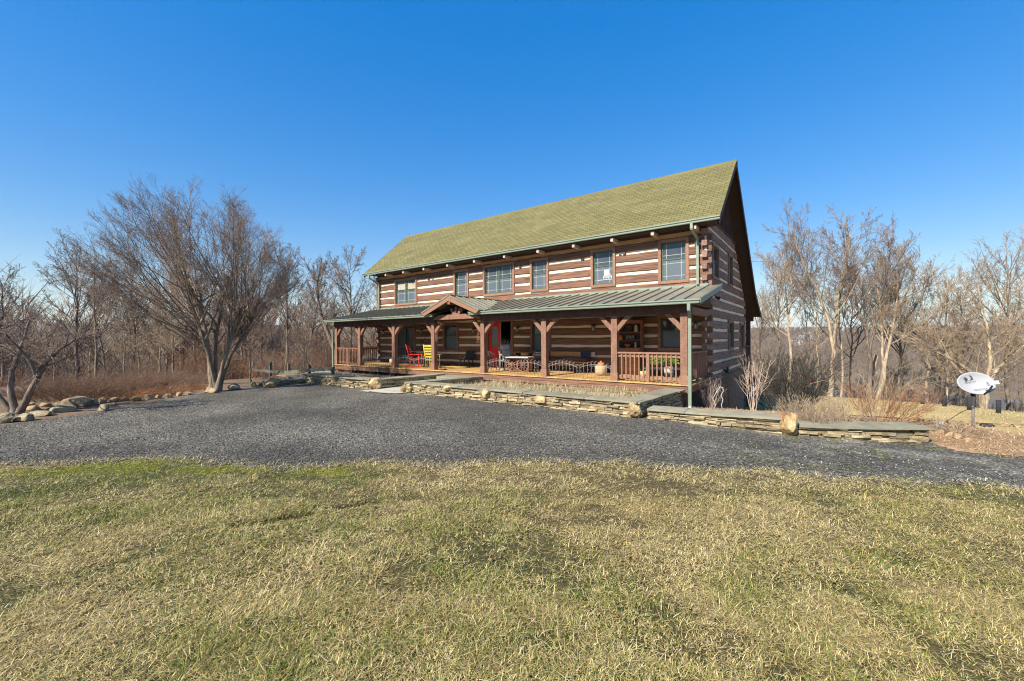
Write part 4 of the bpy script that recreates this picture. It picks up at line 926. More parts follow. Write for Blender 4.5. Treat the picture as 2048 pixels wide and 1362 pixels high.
railing(PF, -21.70, -19.69); railing(PF, -5.35, -3.40)
railing(lambda u, v, z: (-3.30 + v, u, z), 12.95, 15.55); railing(lambda u, v, z: (-21.80 - v, u, z), 12.95, 15.55)
downspout([(-3.06, 12.36, 2.33), (-3.06, 12.36, 2.15), (-3.10, 12.62, 1.95), (-3.10, 12.62, -.62)])
ds = MB(); ds.tube([(-3.10, 12.62, -.60), (-3.10, 12.60, -.70), (-3.02, 12.50, -.78), (-2.9, 12.36, -.82)], .05, 8, .5); attach(ds.build('downspout_elbow', M['white']))
downspout([(-22.05, 12.36, 2.33), (-22.05, 12.36, 2.2), (-21.98, 12.66, 2.02), (-21.96, 12.68, -.5)])
# rear porch glimpsed beyond the gable end
for y in (25.9,):
    for x in (-3.35, -8, -13):
        mb = MB(); mb.box((x, y, -.3), (.2, .2, 5.2), 0, .5); attach(mb.build('rear_porch_post', M['darkwood']))
mb = MB(); mb.span((-22, 24.2, -.25), (-3.2, 26.0, -.05)); mb.span((-22, 25.82, 2.2), (-3.1, 25.98, 2.42)); attach(mb.build('rear_porch_deck', M['darkwood']))
mb = MB(); mb.span((-3.33, 24.25, .85), (-3.25, 25.8, .92))
for k in range(11): mb.span((-3.31, 24.35 + k * .14, -.05), (-3.27, 24.39 + k * .14, .85))
attach(mb.build('rear_railing', M['darkwood']))
# small fittings: vents in the chinking, floodlights
for x in (-17.45, -11.25, -8.05, -6.25, -3.62):
    mb = MB(); mb.span((x - .05, 15.640, 4.60), (x + .05, 15.72, 4.70)); attach(mb.build('wall_vent', M['darkwood']))
def floodlight(Y_, Z_):
    mb = MB(); mb.box((HX1 + .03, Y_, Z_), (.05, .12, .10)); mb.tube([(HX1 + .05, Y_ - .04, Z_), (HX1 + .12, Y_ - .10, Z_ - .02)], .02, 6); mb.lathe([(.0, 0), (.045, 0), (.06, .10), (.055, .11), (0, .11)], (HX1 + .13, Y_ - .10, Z_ - .10), 10)
    return attach(mb.build('floodlight', M['black']))
floodlight(16.9, 2.84); floodlight(18.4, .06)
mb = MB(); mb.span((HX1, 19.0, -.02), (HX1 + .07, 19.12, .12)); attach(mb.build('outlet_box', M['black']))

# ------------------------------------------------------------------ bare trees and shrubs
def unit(a): return a / np.maximum(np.linalg.norm(a, axis=-1, keepdims=True), 1e-9)
def tubes(P, R, n):
    nb, ns, _ = P.shape; Tn = np.empty_like(P); Tn[:, 1:-1] = P[:, 2:] - P[:, :-2]; Tn[:, 0] = P[:, 1] - P[:, 0]; Tn[:, -1] = P[:, -1] - P[:, -2]; Tn = unit(Tn)
    ref = np.where(np.abs(Tn[:, :1, 2:3]) > .9, np.array([1., 0, 0]), np.array([0, 0, 1.])); ref = np.broadcast_to(ref, P.shape)
    A = unit(np.cross(Tn, ref)); B = np.cross(Tn, A)
    t = np.arange(n) * 2 * np.pi / n
    V = P[:, :, None, :] + (A[:, :, None, :] * np.cos(t)[:, None] + B[:, :, None, :] * np.sin(t)[:, None]) * R[:, :, None, None]
    i = (np.arange(nb)[:, None, None] * ns + np.arange(ns - 1)[None, :, None]) * n; k = np.arange(n)[None, None]; k2 = (k + 1) % n
    Q = np.stack([i + k, i + k2, i + n + k2, i + n + k], -1).reshape(-1, 4)
    return V.reshape(-1, 3), Q, nb * (ns - 1) * n
def resample(pts, n):
    pts = np.array(pts, float); s = np.r_[0, np.cumsum(np.linalg.norm(np.diff(pts, axis=0), axis=1))]; t = np.linspace(0, s[-1], n)
    out = np.stack([np.interp(t, s, pts[:, k]) for k in range(3)], 1)
    for _ in range(2): out[1:-1] = (out[:-2] + 2 * out[1:-1] + out[2:]) / 4
    return out
def march(g, start, dirs, L, seg, wob, up, droop=0.0):
    n = len(start); P = np.zeros((n, seg + 1, 3)); P[:, 0] = start; d = unit(dirs); bend = g.normal(0, wob * .6, (n, 3))
    for s in range(seg):
        d = unit(d + g.normal(0, wob, (n, 3)) + bend / seg + np.array([0, 0, up / seg]) - np.array([0, 0, droop * s / seg]))
        P[:, s + 1] = P[:, s] + d * (L / seg)[:, None]
    return P
def children(g, P, R, n, t0, t1, ang, angsd, lenf, rf, seg, wob, up, taper=.55, rmin=.003, endr=.35, droop=0.0, flat=0.0, tpow=1.0):
    nb, ns, _ = P.shape; L0 = np.linalg.norm(np.diff(P, axis=1), axis=2).sum(1)
    idx = np.repeat(np.arange(nb), n); N = len(idx)
    t = t0 + (t1 - t0) * ((np.tile(np.arange(n), nb) + g.uniform(0, 1, N)) / n) ** tpow
    f = t * (ns - 1); i = np.minimum(f.astype(int), ns - 2); u = (f - i)[:, None]
    pos = P[idx, i] * (1 - u) + P[idx, i + 1] * u; tan = unit(P[idx, i + 1] - P[idx, i]); pr = R[idx, i] * (1 - u[:, 0]) + R[idx, i + 1] * u[:, 0]
    a = np.radians(np.abs(g.normal(ang, angsd, N))); v = g.normal(0, 1, (N, 3)); v[:, 2] *= 1 - flat; perp = unit(v - tan * (v * tan).sum(1, keepdims=True))
    d = tan * np.cos(a)[:, None] + perp * np.sin(a)[:, None]
    L = lenf * L0[idx] * (1 - taper * (t - t0) / max(t1 - t0, 1e-6)) * g.uniform(.6, 1.25, N)
    C = march(g, pos, d, L, seg, wob, up, droop); r0 = np.maximum(np.minimum(pr * .8, rf * L), rmin)
    return C, r0[:, None] * np.linspace(1, endr, seg + 1)[None]
def mesh_parts(lev, sides, name, m, parent):
    Vs, Qs, ts, b = [], [], [], 0
    for (P, R), n in zip(lev, sides):
        V, Q, nf = tubes(P, R, n); Vs.append(V); Qs.append(Q + b); b += len(V); ts.append(np.repeat(rng.random(P.shape[0]), nf // P.shape[0]))
    return np_mesh(name, np.vstack(Vs), np.vstack(Qs), None, m, parent, tint=np.concatenate(ts), smooth=True)
def tree(name, label, loc, stems, levels, bark, twig, seed, group=None, rz=0, cat='tree', ntrunk=2, scale=1.0):
    """stems: list of (points, base radius, tip radius); levels: keyword dicts for successive generations of branches"""
    g = np.random.default_rng(seed); root = thing(name, label, cat, loc, rz, group); root.scale = (scale,) * 3
    S = np.stack([resample(p, 12) for p, _, _ in stems]); Rr = np.stack([a + (b - a) * np.linspace(0, 1, 12) ** .8 for _, a, b in stems])
    Rr[:, 0] *= 1.25; S[:, 1:-1] += g.normal(0, .0045, S[:, 1:-1].shape) * np.linalg.norm(S[:, -1] - S[:, 0], axis=1)[:, None, None]
    lev = [(S, Rr)]
    for k in levels: lev.append(children(g, lev[-1][0], lev[-1][1], **k))
    sd = [8, 6, 4, 3, 3, 3]
    mesh_parts(lev[:ntrunk], sd[:ntrunk], 'trunk', bark, root)
    if len(lev) > ntrunk: mesh_parts(lev[ntrunk:], sd[ntrunk:len(lev)], 'crown', twig, root)
    return root
def gpt(px, d):
    X, Y = col(px, d); return (X, Y, hz(X, Y) - .05)
def place(o, px, d, rz, label, group=None, s=None):
    c = copy_tree(o); c.location = gpt(px, d); c.rotation_euler = (0, 0, rz); c['label'] = label
    if group: c['group'] = group
    if s: c.scale = (s, s, s)
    return c
def fit_h(px, d, ytop): return (1.4 + ((682.7 - px * .007) - ytop) / FPX * d) - gpt(px, d)[2]     # tree height from its top row in the photograph

# the big many-stemmed tree beside the gravel: fans of long rising branches
RV = np.array([math.cos(YAW), math.sin(YAW), 0]); FV = np.array([-math.sin(YAW), math.cos(YAW), 0])
def sp(*pts): return [tuple(RV * p[0] + FV * p[2] + np.array([0, 0, p[1]])) for p in pts]
hero_loc = gpt(428, 15.9)
hg = np.random.default_rng(4)
trunks = [sp((-.11, 0, 0), (-.17, .8, .05), (-.29, 1.7, .1), (-.50, 2.8, .1), (-.62, 3.8, .2)), sp((-.08, 0, .1), (-.13, .9, .2), (-.20, 1.9, .4), (-.18, 3.0, .6), (-.1, 4.0, .8)), sp((.02, 0, .05), (.02, .8, -.1), (-.05, 1.8, -.4), (-.15, 2.9, -.7), (-.3, 4.0, -.9)),
          sp((.10, 0, 0), (.25, .9, .0), (.46, 1.6, .05), (.78, 2.4, .1), (1.0, 3.4, .2)), sp((.10, 0, .1), (.28, .9, .15), (.52, 1.7, .4), (.95, 2.7, .7), (1.2, 3.6, .9))]
hero = [(t_, r_, .035) for t_, r_ in zip(trunks, (.115, .09, .08, .11, .085))]
for i in range(104):
    el = math.asin(hg.uniform(.22, 1.0)) if i % 6 else math.asin(hg.uniform(.04, .4)); az_ = hg.uniform(0, 2 * math.pi); ce = math.cos(el)
    lob = 1.0 - .13 * abs(math.sin(2.5 * az_ + .6)) + hg.uniform(-.06, .05)
    sq = lambda v: math.copysign(abs(v) ** .72, v); end = np.array((-.60 + (3.45 if math.cos(az_) < 0 else 3.25) * sq(ce * math.cos(az_)) * lob, 2.6 + 5.15 * abs(math.sin(el)) ** .72 * lob * (1 - .10 * (math.cos(az_) > .3)), .2 + 3.0 * sq(ce * math.sin(az_)) * lob))
    kk = int(np.argmin([abs(end[0] - x) + hg.uniform(0, 1.4) for x in (-.9, -.3, .1, 1.0, 1.5)])); tr = np.array([(np.dot(p, RV), p[2], np.dot(p, FV)) for p in [np.array(q) for q in trunks[kk]]])
    u = hg.uniform(.42, .8) if el < .5 else hg.uniform(.5, .98); f_ = u * (len(tr) - 1); i0 = min(int(f_), len(tr) - 2); st0 = tr[i0] * (1 - f_ + i0) + tr[i0 + 1] * (f_ - i0)
    L_ = np.linalg.norm(end - st0); ctl = st0 + (end - st0) * .42 + np.array((0, -.05 * L_ if el < .9 else 0, 0)) + np.array(((end[0] - st0[0]), 0, (end[2] - st0[2]))) * .07
    pts = [(1 - t) ** 2 * st0 + 2 * t * (1 - t) * ctl + t * t * end for t in (0, .25, .5, .75, 1)]
    hero.append((sp(*[tuple(p) for p in pts]), (.0065 if el < .5 else .0082) * L_ * hg.uniform(.5, 1.0) + .006, .005))
tree('spreading_tree', 'big many stemmed bare tree with a rounded fan of branches beside the gravel', hero_loc, hero,
     [dict(n=17, t0=.46, t1=1.0, ang=30, angsd=9, lenf=.25, rf=.0070, seg=4, wob=.05, up=.22, taper=.4, rmin=.0036, tpow=.75),
      dict(n=7, t0=.2, t1=1.0, ang=34, angsd=12, lenf=.52, rf=.009, seg=3, wob=.09, up=.15, rmin=.0029, endr=.5),
      dict(n=5, t0=.2, t1=1.0, ang=40, angsd=14, lenf=.55, rf=.012, seg=2, wob=.12, up=.1, rmin=.0025, endr=.6)],
     M['bark'], M['twig'], 11, ntrunk=1)
# low gnarled orchard tree at the left edge
ap = [(sp((0, 0, 0), (-.12, .7, 0), (-.10, 1.3, .05), (.12, 1.9, .1), (.3, 2.5, .1)), .088, .022), (sp((.02, 0, .05), (.35, .5, 0), (.62, 1.05, 0), (.80, 1.5, .05), (1.5, 2.0, .1)), .092, .022),
      (sp((0, 0, .1), (.05, .6, .3), (.10, 1.2, .6), (.0, 1.9, 1.1)), .065, .018), (sp((-.05, 0, 0), (-.35, .6, -.1), (-.55, 1.3, -.2), (-1.2, 2.0, -.3)), .07, .018), (sp((.6, 1.0, 0), (.55, 1.6, -.2), (.3, 2.2, -.5), (.45, 2.7, -.8)), .045, .015)]
apple = tree('orchard_tree', 'low gnarled bare tree with twisted trunks at the left edge behind the rocks', gpt(28, 10.9), ap,
     [dict(n=9, t0=.40, t1=1.0, ang=58, angsd=16, lenf=.50, rf=.013, seg=6, wob=.2, up=.1, taper=.3, flat=.3),
      dict(n=9, t0=.15, t1=1.0, ang=48, angsd=18, lenf=.50, rf=.013, seg=4, wob=.16, up=.12, rmin=.006),
      dict(n=7, t0=.1, t1=1.0, ang=45, angsd=18, lenf=.42, rf=.012, seg=3, wob=.16, up=.2, rmin=.004),
      dict(n=4, t0=.2, t1=1.0, ang=45, angsd=18, lenf=.5, rf=.012, seg=2, wob=.16, up=.1, rmin=.003)],
     M['barkdark'], M['twig'], 21)
place(apple, -70, 13.5, 2.1, 'low gnarled bare tree cut by the left edge of the picture', s=.95)
# woodland kinds
def kind(label, seed, H, bark, twig, fork=.35, spread=1.0, lean=0.0, r0=.16, nb=15, loc=(0, 0, 0), name='bare_tree', cat='tree', stems=None, group=None, dense=1.0, up=.5, ang=44):
    g = np.random.default_rng(seed)
    if stems is None:
        l = np.array([lean * H, lean * H * .4]); w_ = g.normal(0, .011 * H, (5, 2)); w_[0] = 0
        stems = [([(w_[i, 0] + l[0] * i / 4, w_[i, 1] + l[1] * i / 4, H * .9 * i / 4) for i in range(5)], r0, .02)]
    return tree(name, label, loc, stems,
        [dict(n=int(nb * 1.35), t0=fork, t1=.98, ang=ang - 8, angsd=11, lenf=.42 * spread, rf=.0095, seg=8, wob=.05, up=up + .25, taper=.55),
         dict(n=int(11 * dense), t0=.2, t1=1.0, ang=36, angsd=13, lenf=.42, rf=.009, seg=4, wob=.10, up=.22, rmin=.009),
         dict(n=int(7 * dense), t0=.15, t1=1.0, ang=38, angsd=15, lenf=.46, rf=.011, seg=3, wob=.12, up=.12, rmin=.0072, endr=.55),
         dict(n=4, t0=.2, t1=1.0, ang=40, angsd=15, lenf=.5, rf=.012, seg=2, wob=.12, up=.1, rmin=.0060, endr=.6)], bark, twig, seed, group, cat=cat)
# right-hand row behind the lawn
def rt(label, px, d, ytop, seed, bark='barkpale', twig='twigtan', **k):
    H = fit_h(px, d, ytop); k['r0'] = k.get('r0', .15) * .74; k['nb'] = int(k.get('nb', 14) * 1.25); k.setdefault('ang', 48); k.setdefault('up', .42); return kind(label, seed, H, M[bark], M[twig], loc=gpt(px, d), **k)
rt('slender pale tree just right of the house behind the dark shrub', 1578, 31, 462, 101, fork=.40, r0=.21, nb=14, spread=.95)
rt('thin pale sapling left of the tall forked tree', 1634, 31, 545, 102, fork=.45, r0=.09, nb=9, spread=.8, dense=.8)
rt('spindly dark sapling beside the thin pale sapling', 1616, 32, 590, 103, 'barkdark', 'twig', fork=.35, r0=.07, nb=9, spread=.8, dense=.7)
H = fit_h(1660, 29.5, 440)
kind('tall thick forked tree with a wide crown, right of the house', 104, H, M['barkpale'], M['twig'], loc=gpt(1660, 29.5), fork=.42, spread=.85, nb=15, stems=[
    (sp((0, 0, 0), (.12, H * .2, 0), (.22, H * .40, 0), (-.5, H * .58, .2), (-1.9, H * .78, .3), (-2.7, H * .95, .4)), .165, .022), (sp((.05, 0, .05), (.2, H * .2, .05), (.35, H * .42, .1), (.55, H * .60, -.2), (1.0, H * .80, -.4), (1.3, H * .97, -.4)), .155, .022)])
rt('thin pale trunk close beside the forked tree', 1680, 30.5, 520, 105, fork=.5, r0=.13, nb=11, spread=.8)
H = fit_h(1738, 29, 470)
kind('dark ivy clad tree with two rising limbs behind the arching shrub', 106, H, M['barkdark'], M['twig'], loc=gpt(1738, 29), fork=.45, spread=.8, nb=14, stems=[
    (sp((0, 0, 0), (.1, H * .2, 0), (.05, H * .40, 0), (-.6, H * .58, .2), (-1.1, H * .78, .3), (-1.5, H * .95, .4)), .155, .022), (sp((.05, 0, .05), (.15, H * .2, .05), (.15, H * .42, .1), (.7, H * .60, -.2), (1.1, H * .80, -.4), (1.2, H * .97, -.4)), .135, .022)])
H = fit_h(1752, 28.5, 488)
kind('pale tree with a long leaning trunk right of the arching shrub', 107, H, M['barkpale'], M['twigtan'], loc=gpt(1752, 28.5), fork=.38, spread=.8, nb=15, stems=[
    (sp((0, 0, 0), (.55, H * .22, 0), (1.05, H * .42, 0), (1.35, H * .58, .1), (1.7, H * .78, .1), (1.6, H * .95, .1)), .15, .02), (sp((.1, 0, .05), (.55, H * .2, .1), (.6, H * .4, .2), (.6, H * .6, .4), (.4, H * .9, .4)), .12, .02)])
snag = MB(); snag.tube([(0, 0, 0), (.15, .05, 1.6), (.35, 0, 3.2), (.55, .05, 4.3)], [.19, .17, .15, .12], 9); snag.tube([(.3, 0, 2.8), (.75, .1, 3.2)], [.05, .02], 6)
t_ = thing('broken_snag', 'broken pale dead trunk standing without a crown', 'dead tree', gpt(1733, 30.5)); snag.build('trunk', M['barkpale'], t_)
rt('straight tree with upswept crown, first right of the leaning trunk', 1848, 28.5, 520, 108, 'bark', 'twigtan', fork=.35, r0=.17, nb=14)
rt('thin trunk left of the satellite dish', 1893, 29, 560, 109, 'barkpale', 'twigtan', fork=.42, r0=.12, nb=12)
H = fit_h(1966, 26, 560)
kind('thick gnarled pale tree with heavy spreading limbs behind the satellite dish', 110, H, M['barkpale'], M['twigtan'], loc=gpt(1966, 26), fork=.30, spread=.9, nb=12, ang=58, up=.35, stems=[
    (sp((0, 0, 0), (.0, 1.4, 0), (-.2, 2.6, 0), (-1.5, 3.9, .1), (-3.0, 4.5, .3), (-4.4, 5.6, .4)), .20, .025), (sp((.05, 0, .05), (.1, 1.5, .05), (.5, 2.8, .1), (1.7, 4.3, -.2), (2.8, 5.3, -.4), (3.6, 6.2, -.4)), .19, .025),
    (sp((0, 0, 0), (.1, 1.6, 0), (.25, 3.4, -.2), (.2, 5.2, -.3), (-.4, 6.8, -.2), (-.3, H * .95, 0)), .19, .025), (sp((-.1, 2.2, .1), (-.8, 3.2, .8), (-1.0, 4.4, 1.4), (-1.6, 6.0, 1.8)), .12, .03)])
rt('tall bare tree with the highest crown at the right edge', 2016, 29, 466, 111, 'bark', 'twigtan', fork=.40, r0=.22, nb=16)
rt('slim trunk at the right margin beyond the lawn', 2075, 27, 520, 112, 'barkpale', 'twigtan', fork=.4, r0=.15, nb=13)
rt('leaning grey tree past the house corner', 1532, 36, 560, 113, 'bark', 'twig', fork=.45, r0=.17, nb=10, lean=-.10)
rt('upright tree filling the gap right of the leaning trunk', 1800, 31, 500, 114, 'bark', 'twigtan', fork=.38, r0=.16, nb=14)
rt('slim upright tree between the dish and the left edge of the gnarled tree', 1925, 30, 540, 115, 'bark', 'twigtan', fork=.4, r0=.13, nb=13)
rt('tall slim tree behind the slender pale tree near the house', 1556, 34, 480, 116, 'bark', 'twigtan', fork=.42, r0=.15, nb=14)
rt('leafless tree with a narrow crown left of the dark ivy clad tree', 1704, 33, 500, 117, 'bark', 'twig', fork=.4, r0=.13, nb=13)
# left-hand trees standing clear of the thicket
rt('tall tree with ascending limbs at the far left of the wood', 155, 27, 488, 121, 'barkdark', 'twig', fork=.28, r0=.17, nb=15, spread=1.05)
rt('slim tree close right of the tall far left tree', 190, 26, 512, 122, 'bark', 'twig', fork=.4, r0=.12, nb=12)
rt('wide crowned tree beyond the gravel between the big tree and the porch', 572, 27, 500, 123, 'barkdark', 'twig', fork=.30, r0=.16, nb=16, spread=1.1)
H = fit_h(672, 24, 520)
kind('crooked dark tree leaning left beside the porch corner', 124, H, M['barkdark'], M['twig'], loc=gpt(684, 24), fork=.40, nb=13, spread=.8, stems=[(sp((0, 0, 0), (-.35, H * .2, 0), (-.75, H * .40, 0), (-1.35, H * .55, .1), (-1.5, H * .75, .1), (-1.2, H * .95, .1)), .19, .03)])
rt('full rounded tree rising behind the left end of the porch roof', 706, 33, 506, 125, 'bark', 'twig', fork=.30, r0=.18, nb=18, spread=1.1)
rt('pale slim tree standing behind the big many stemmed tree', 480, 30, 520, 126, 'bark', 'twig', fork=.3, r0=.14, nb=14)
rt('bushy topped tree left of the big many stemmed tree', 268, 30, 505, 127, 'bark', 'twig', fork=.3, r0=.15, nb=15)
rt('tree with a ragged crown at the left margin', 2, 25, 540, 128, 'barkdark', 'twig', fork=.3, r0=.15, nb=14)
# the wood behind: shared meshes, every trunk an object of its own
GL, GR = 'bare trees of the wood left of the house', 'bare trees on the slope right of the house'
ka = [kind('bare brown tree deep in the wood left of the house', 140 + i, 7.4, M[b], M[t], fork=f * .62, r0=.085, nb=15, spread=s * 1.25, ang=56, up=.3, lean=(-.12, .1, .04)[i], group=GL, loc=gpt(*p)) for i, (b, t, f, s, p) in enumerate((('bark', 'twig', .3, 1.0, (60, 30)), ('barkdark', 'twigred', .25, 1.15, (330, 29)), ('bark', 'twigtan', .35, .9, (520, 34))))]
wr = random.Random(3)
spots = [(90, 33), (115, 24), (140, 36), (215, 30), (235, 37), (285, 27), (300, 35), (345, 38), (365, 31), (385, 26), (405, 36), (440, 33), (455, 38), (500, 29), (530, 38), (548, 31), (595, 35), (612, 29), (635, 37), (650, 30), (720, 38), (735, 29), (765, 34), (790, 38), (25, 34), (-20, 31), (-60, 37), (-110, 28), (-160, 34), (250, 22.5), (320, 23), (345, 21), (505, 23.5), (600, 23), (625, 25)]
for px, d in spots:
    place(wr.choice(ka), px + wr.uniform(-8, 8), d + wr.uniform(-1.5, 1.5), wr.uniform(0, 6.28), 'bare brown tree deep in the wood left of the house', GL, wr.uniform(.75, 1.12) * (.62 if d < 26 else 1))
kb = [kind('bare tan tree on the slope beyond the lawn, right of the house', 150 + i, 7.6, M[b], M['twigtan'], fork=f, r0=.085, nb=14, spread=s * 1.1, ang=50, group=GR, loc=gpt(*p)) for i, (b, f, s, p) in enumerate((('barkpale', .35, .95, (1600, 38)), ('bark', .3, 1.1, (1780, 37))))]
for px, d in ((1550, 44), (1575, 40), (1645, 41), (1690, 39), (1710, 45), (1765, 42), (1800, 36), (1822, 41), (1868, 38), (1880, 33), (1920, 36), (1942, 32), (1990, 36), (2030, 33), (2050, 39), (2090, 34), (2150, 30), (2220, 34), (1725, 37), (1660, 46), (1845, 46), (1960, 44), (1590, 40), (1650, 38), (1716, 38), (1790, 40), (1835, 36), (1905, 37), (1985, 36), (2040, 37), (1535, 40), (1675, 43), (1885, 42)):
    place(wr.choice(kb), px + wr.uniform(-8, 8), d, wr.uniform(0, 6.28), 'bare tan tree on the slope beyond the lawn, right of the house', GR, wr.uniform(.72, 1.12))
# shrubs
def shrub(name, label, loc, n, h, w_, m, seed, n2=6, n3=4, r=.008, lean=.75, group=None, curve=.2, droop=0.0, cat='shrub', base=.15, up=.35, parent=None, rmin=.0028):
    g = np.random.default_rng(seed); root = thing(name, label, cat, loc, 0, group)
    a = g.uniform(0, 6.28, n); rr = np.sqrt(g.uniform(0, 1, n)); b = np.stack([np.cos(a) * rr * w_ * base, np.sin(a) * rr * w_ * base, np.zeros(n)], 1)
    d = np.stack([np.cos(a) * rr * lean * w_ / h, np.sin(a) * rr * lean * w_ / h, np.ones(n)], 1) + g.normal(0, .12, (n, 3))
    P = march(g, b, d, h * g.uniform(.7, 1.1, n) * (1.0 + .15 * rr), 6, .07, up, droop); R = np.full((n, 1), r) * np.linspace(1, .4, 7)[None] * g.uniform(.7, 1.2, (n, 1))
    lev = [(P, R)]
    lev.append(children(g, P, R, n2, .25, 1.0, 32, 12, .42, .02, 4, .1, .2, rmin=rmin))
    if n3: lev.append(children(g, lev[1][0], lev[1][1], n3, .2, 1.0, 34, 14, .45, .02, 2, .12, .15, rmin=rmin * .85))
    sd = [5, 3, 3]
    mesh_parts(lev[:1], sd[:1], 'stems', m, root); mesh_parts(lev[1:], sd[1:len(lev)], 'twigs', m, root)
    return root
def sgl(px, py, lift=0):
    p = at_ground(px, py); return (p[0], p[1], p[2] - .03 + lift)
shrub('bare_shrub', 'pale stemmed bare shrub in front of the shaded gable wall', (-1.75, 14.6, -.95), 11, 1.5, .55, M['twigpale'], 31, 5, 4, .013, lean=.8, base=.12, rmin=.0035)
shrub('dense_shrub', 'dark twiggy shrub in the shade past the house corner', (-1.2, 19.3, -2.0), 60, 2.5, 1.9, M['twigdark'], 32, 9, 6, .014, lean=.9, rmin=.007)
shrub('mounded_shrub', 'rounded straw coloured shrub just behind the pointed boulder', (-.25, 11.15, -.62), 90, .62, .62, M['twigtan'], 33, 6, 4, .005, lean=1.1, base=.4)
shrub('arching_shrub', 'tall arching red brown shrub with weeping stems beside the mulch', (1.2, 16.4, -1.3), 22, 1.9, 1.0, M['twigtan'], 34, 8, 5, .008, lean=1.0, droop=.75, base=.15, up=.3)
shrub('open_shrub', 'loose spreading bare shrub behind the lowest stone wall', (1.0, 12.7, -.66), 32, .95, 1.1, M['twigrust'], 35, 7, 5, .007, lean=1.2, base=.25)
shrub('open_shrub', 'sprawling tan shrub between the mounded shrub and the lowest wall', (.35, 12.1, -.64), 30, .7, 1.0, M['twigtan'], 36, 7, 5, .006, lean=1.3, base=.3)
shrub('small_shrub', 'thin grey shrub under the porch corner in the shade', (-2.85, 13.9, -.95), 16, .95, .6, M['twigpale'], 37, 5, 3, .008)
shrub('low_bush', 'low tan bush on the mulch near the right end of the lowest wall', (2.2, 12.5, -.66), 24, .42, .6, M['twigtan'], 38, 5, 4, .005, lean=1.2, base=.4)
# dry shrub border on the left: mounds along the stones
for i, (px, py, h, w_, m, lab) in enumerate(((110, 803, .72, 1.5, 'twigred', 'red brown dry shrub mound nearest the gnarled tree'), (165, 800, .85, 1.6, 'twigred', 'second red brown dry shrub mound behind the grey rocks'), (225, 792, .85, 1.7, 'twigred', 'red brown dry shrub mound left of the golden grass clump'),
        (285, 785, .85, 1.7, 'twigred', 'broad red brown shrub mound in the middle of the left border'), (345, 780, .8, 1.6, 'twigred', 'red brown shrub mound left of the big many stemmed tree'), (395, 775, .75, 1.4, 'twigred', 'red brown shrub mound behind the stems of the big tree'),
        (262, 803, .5, 1.0, 'twigrust', 'golden dry grass clump among the border stones'), (335, 793, .48, .95, 'twigrust', 'golden dry grass clump nearest the big many stemmed tree'), (300, 798, .34, .7, 'twigrust', 'small golden grass clump between two larger clumps'), (392, 786, .32, .6, 'twigrust', 'little golden tuft at the foot of the big tree'))):
    p = at_ground(px, py - 7); shrub('dry_shrub' if m == 'twigred' else 'grass_clump', lab, (p[0], p[1], p[2] - .04), 230 if m == 'twigred' else 260, h, w_, M['twigrust' if m == 'twigrust' else 'twigmound'], 50 + i, 5, 3 if m == 'twigred' else 0, .0050, lean=1.15, base=.45, cat='shrub' if m == 'twigred' else 'grass clump', droop=0 if m == 'twigred' else .5)
# thicket under the wood: brush that reads as one mass
def brush(name, pts, m, seed, n=46, hs=(1.2, 2.6)):
    g = np.random.default_rng(seed); Ps = []; Rs = []
    for X, Y, z in pts:
        h = g.uniform(*hs); a = g.uniform(0, 6.28, n); rr = np.sqrt(g.uniform(0, 1, n)) * h * .6
        b = np.stack([X + np.cos(a) * rr, Y + np.sin(a) * rr, np.full(n, z)], 1); d = np.stack([np.cos(a) * .35, np.sin(a) * .35, np.ones(n)], 1) + g.normal(0, .25, (n, 3))
        Ps.append(march(g, b, d, h * g.uniform(.5, 1.1, n), 4, .14, .1)); Rs.append(np.full((n, 1), .011) * np.linspace(1, .4, 5)[None])
    P = np.vstack(Ps); R = np.vstack(Rs); lev = [(P, R)]
    lev.append(children(g, P, R, 4, .2, 1.0, 42, 15, .5, .012, 3, .15, .05, rmin=.005)); lev.append(children(g, lev[1][0], lev[1][1], 3, .2, 1.0, 42, 15, .5, .012, 2, .15, .05, rmin=.0042))
    return tag(mesh_parts(lev, [3, 3, 3], name, M[m], None), kind='stuff')
def bpts(n, px0, px1, d0, d1, seed):
    r = random.Random(seed); out = []
    for _ in range(n):
        px, d = r.uniform(px0, px1), r.uniform(d0, d1)
        X, Y = col(px, d)
        if Y < 27.5 and X > -25: continue
        out.append((X, Y, hz(X, Y)))
    return out
brush('undergrowth', bpts(60, -250, 800, 25, 36, 1), 'twig', 1)
brush('undergrowth', bpts(55, -250, 800, 24, 44, 2), 'twigrust', 2, 40, (1.4, 3.2))
brush('undergrowth', bpts(55, -250, 800, 30, 52, 5), 'twigred', 5, 40, (2, 4.2))
brush('undergrowth', bpts(45, 1530, 2250, 34, 52, 3), 'twigtan', 3, 34, (1.2, 2.8))
brush('undergrowth', bpts(25, 1530, 2250, 38, 60, 4), 'twigrust', 4, 34, (1.5, 3))
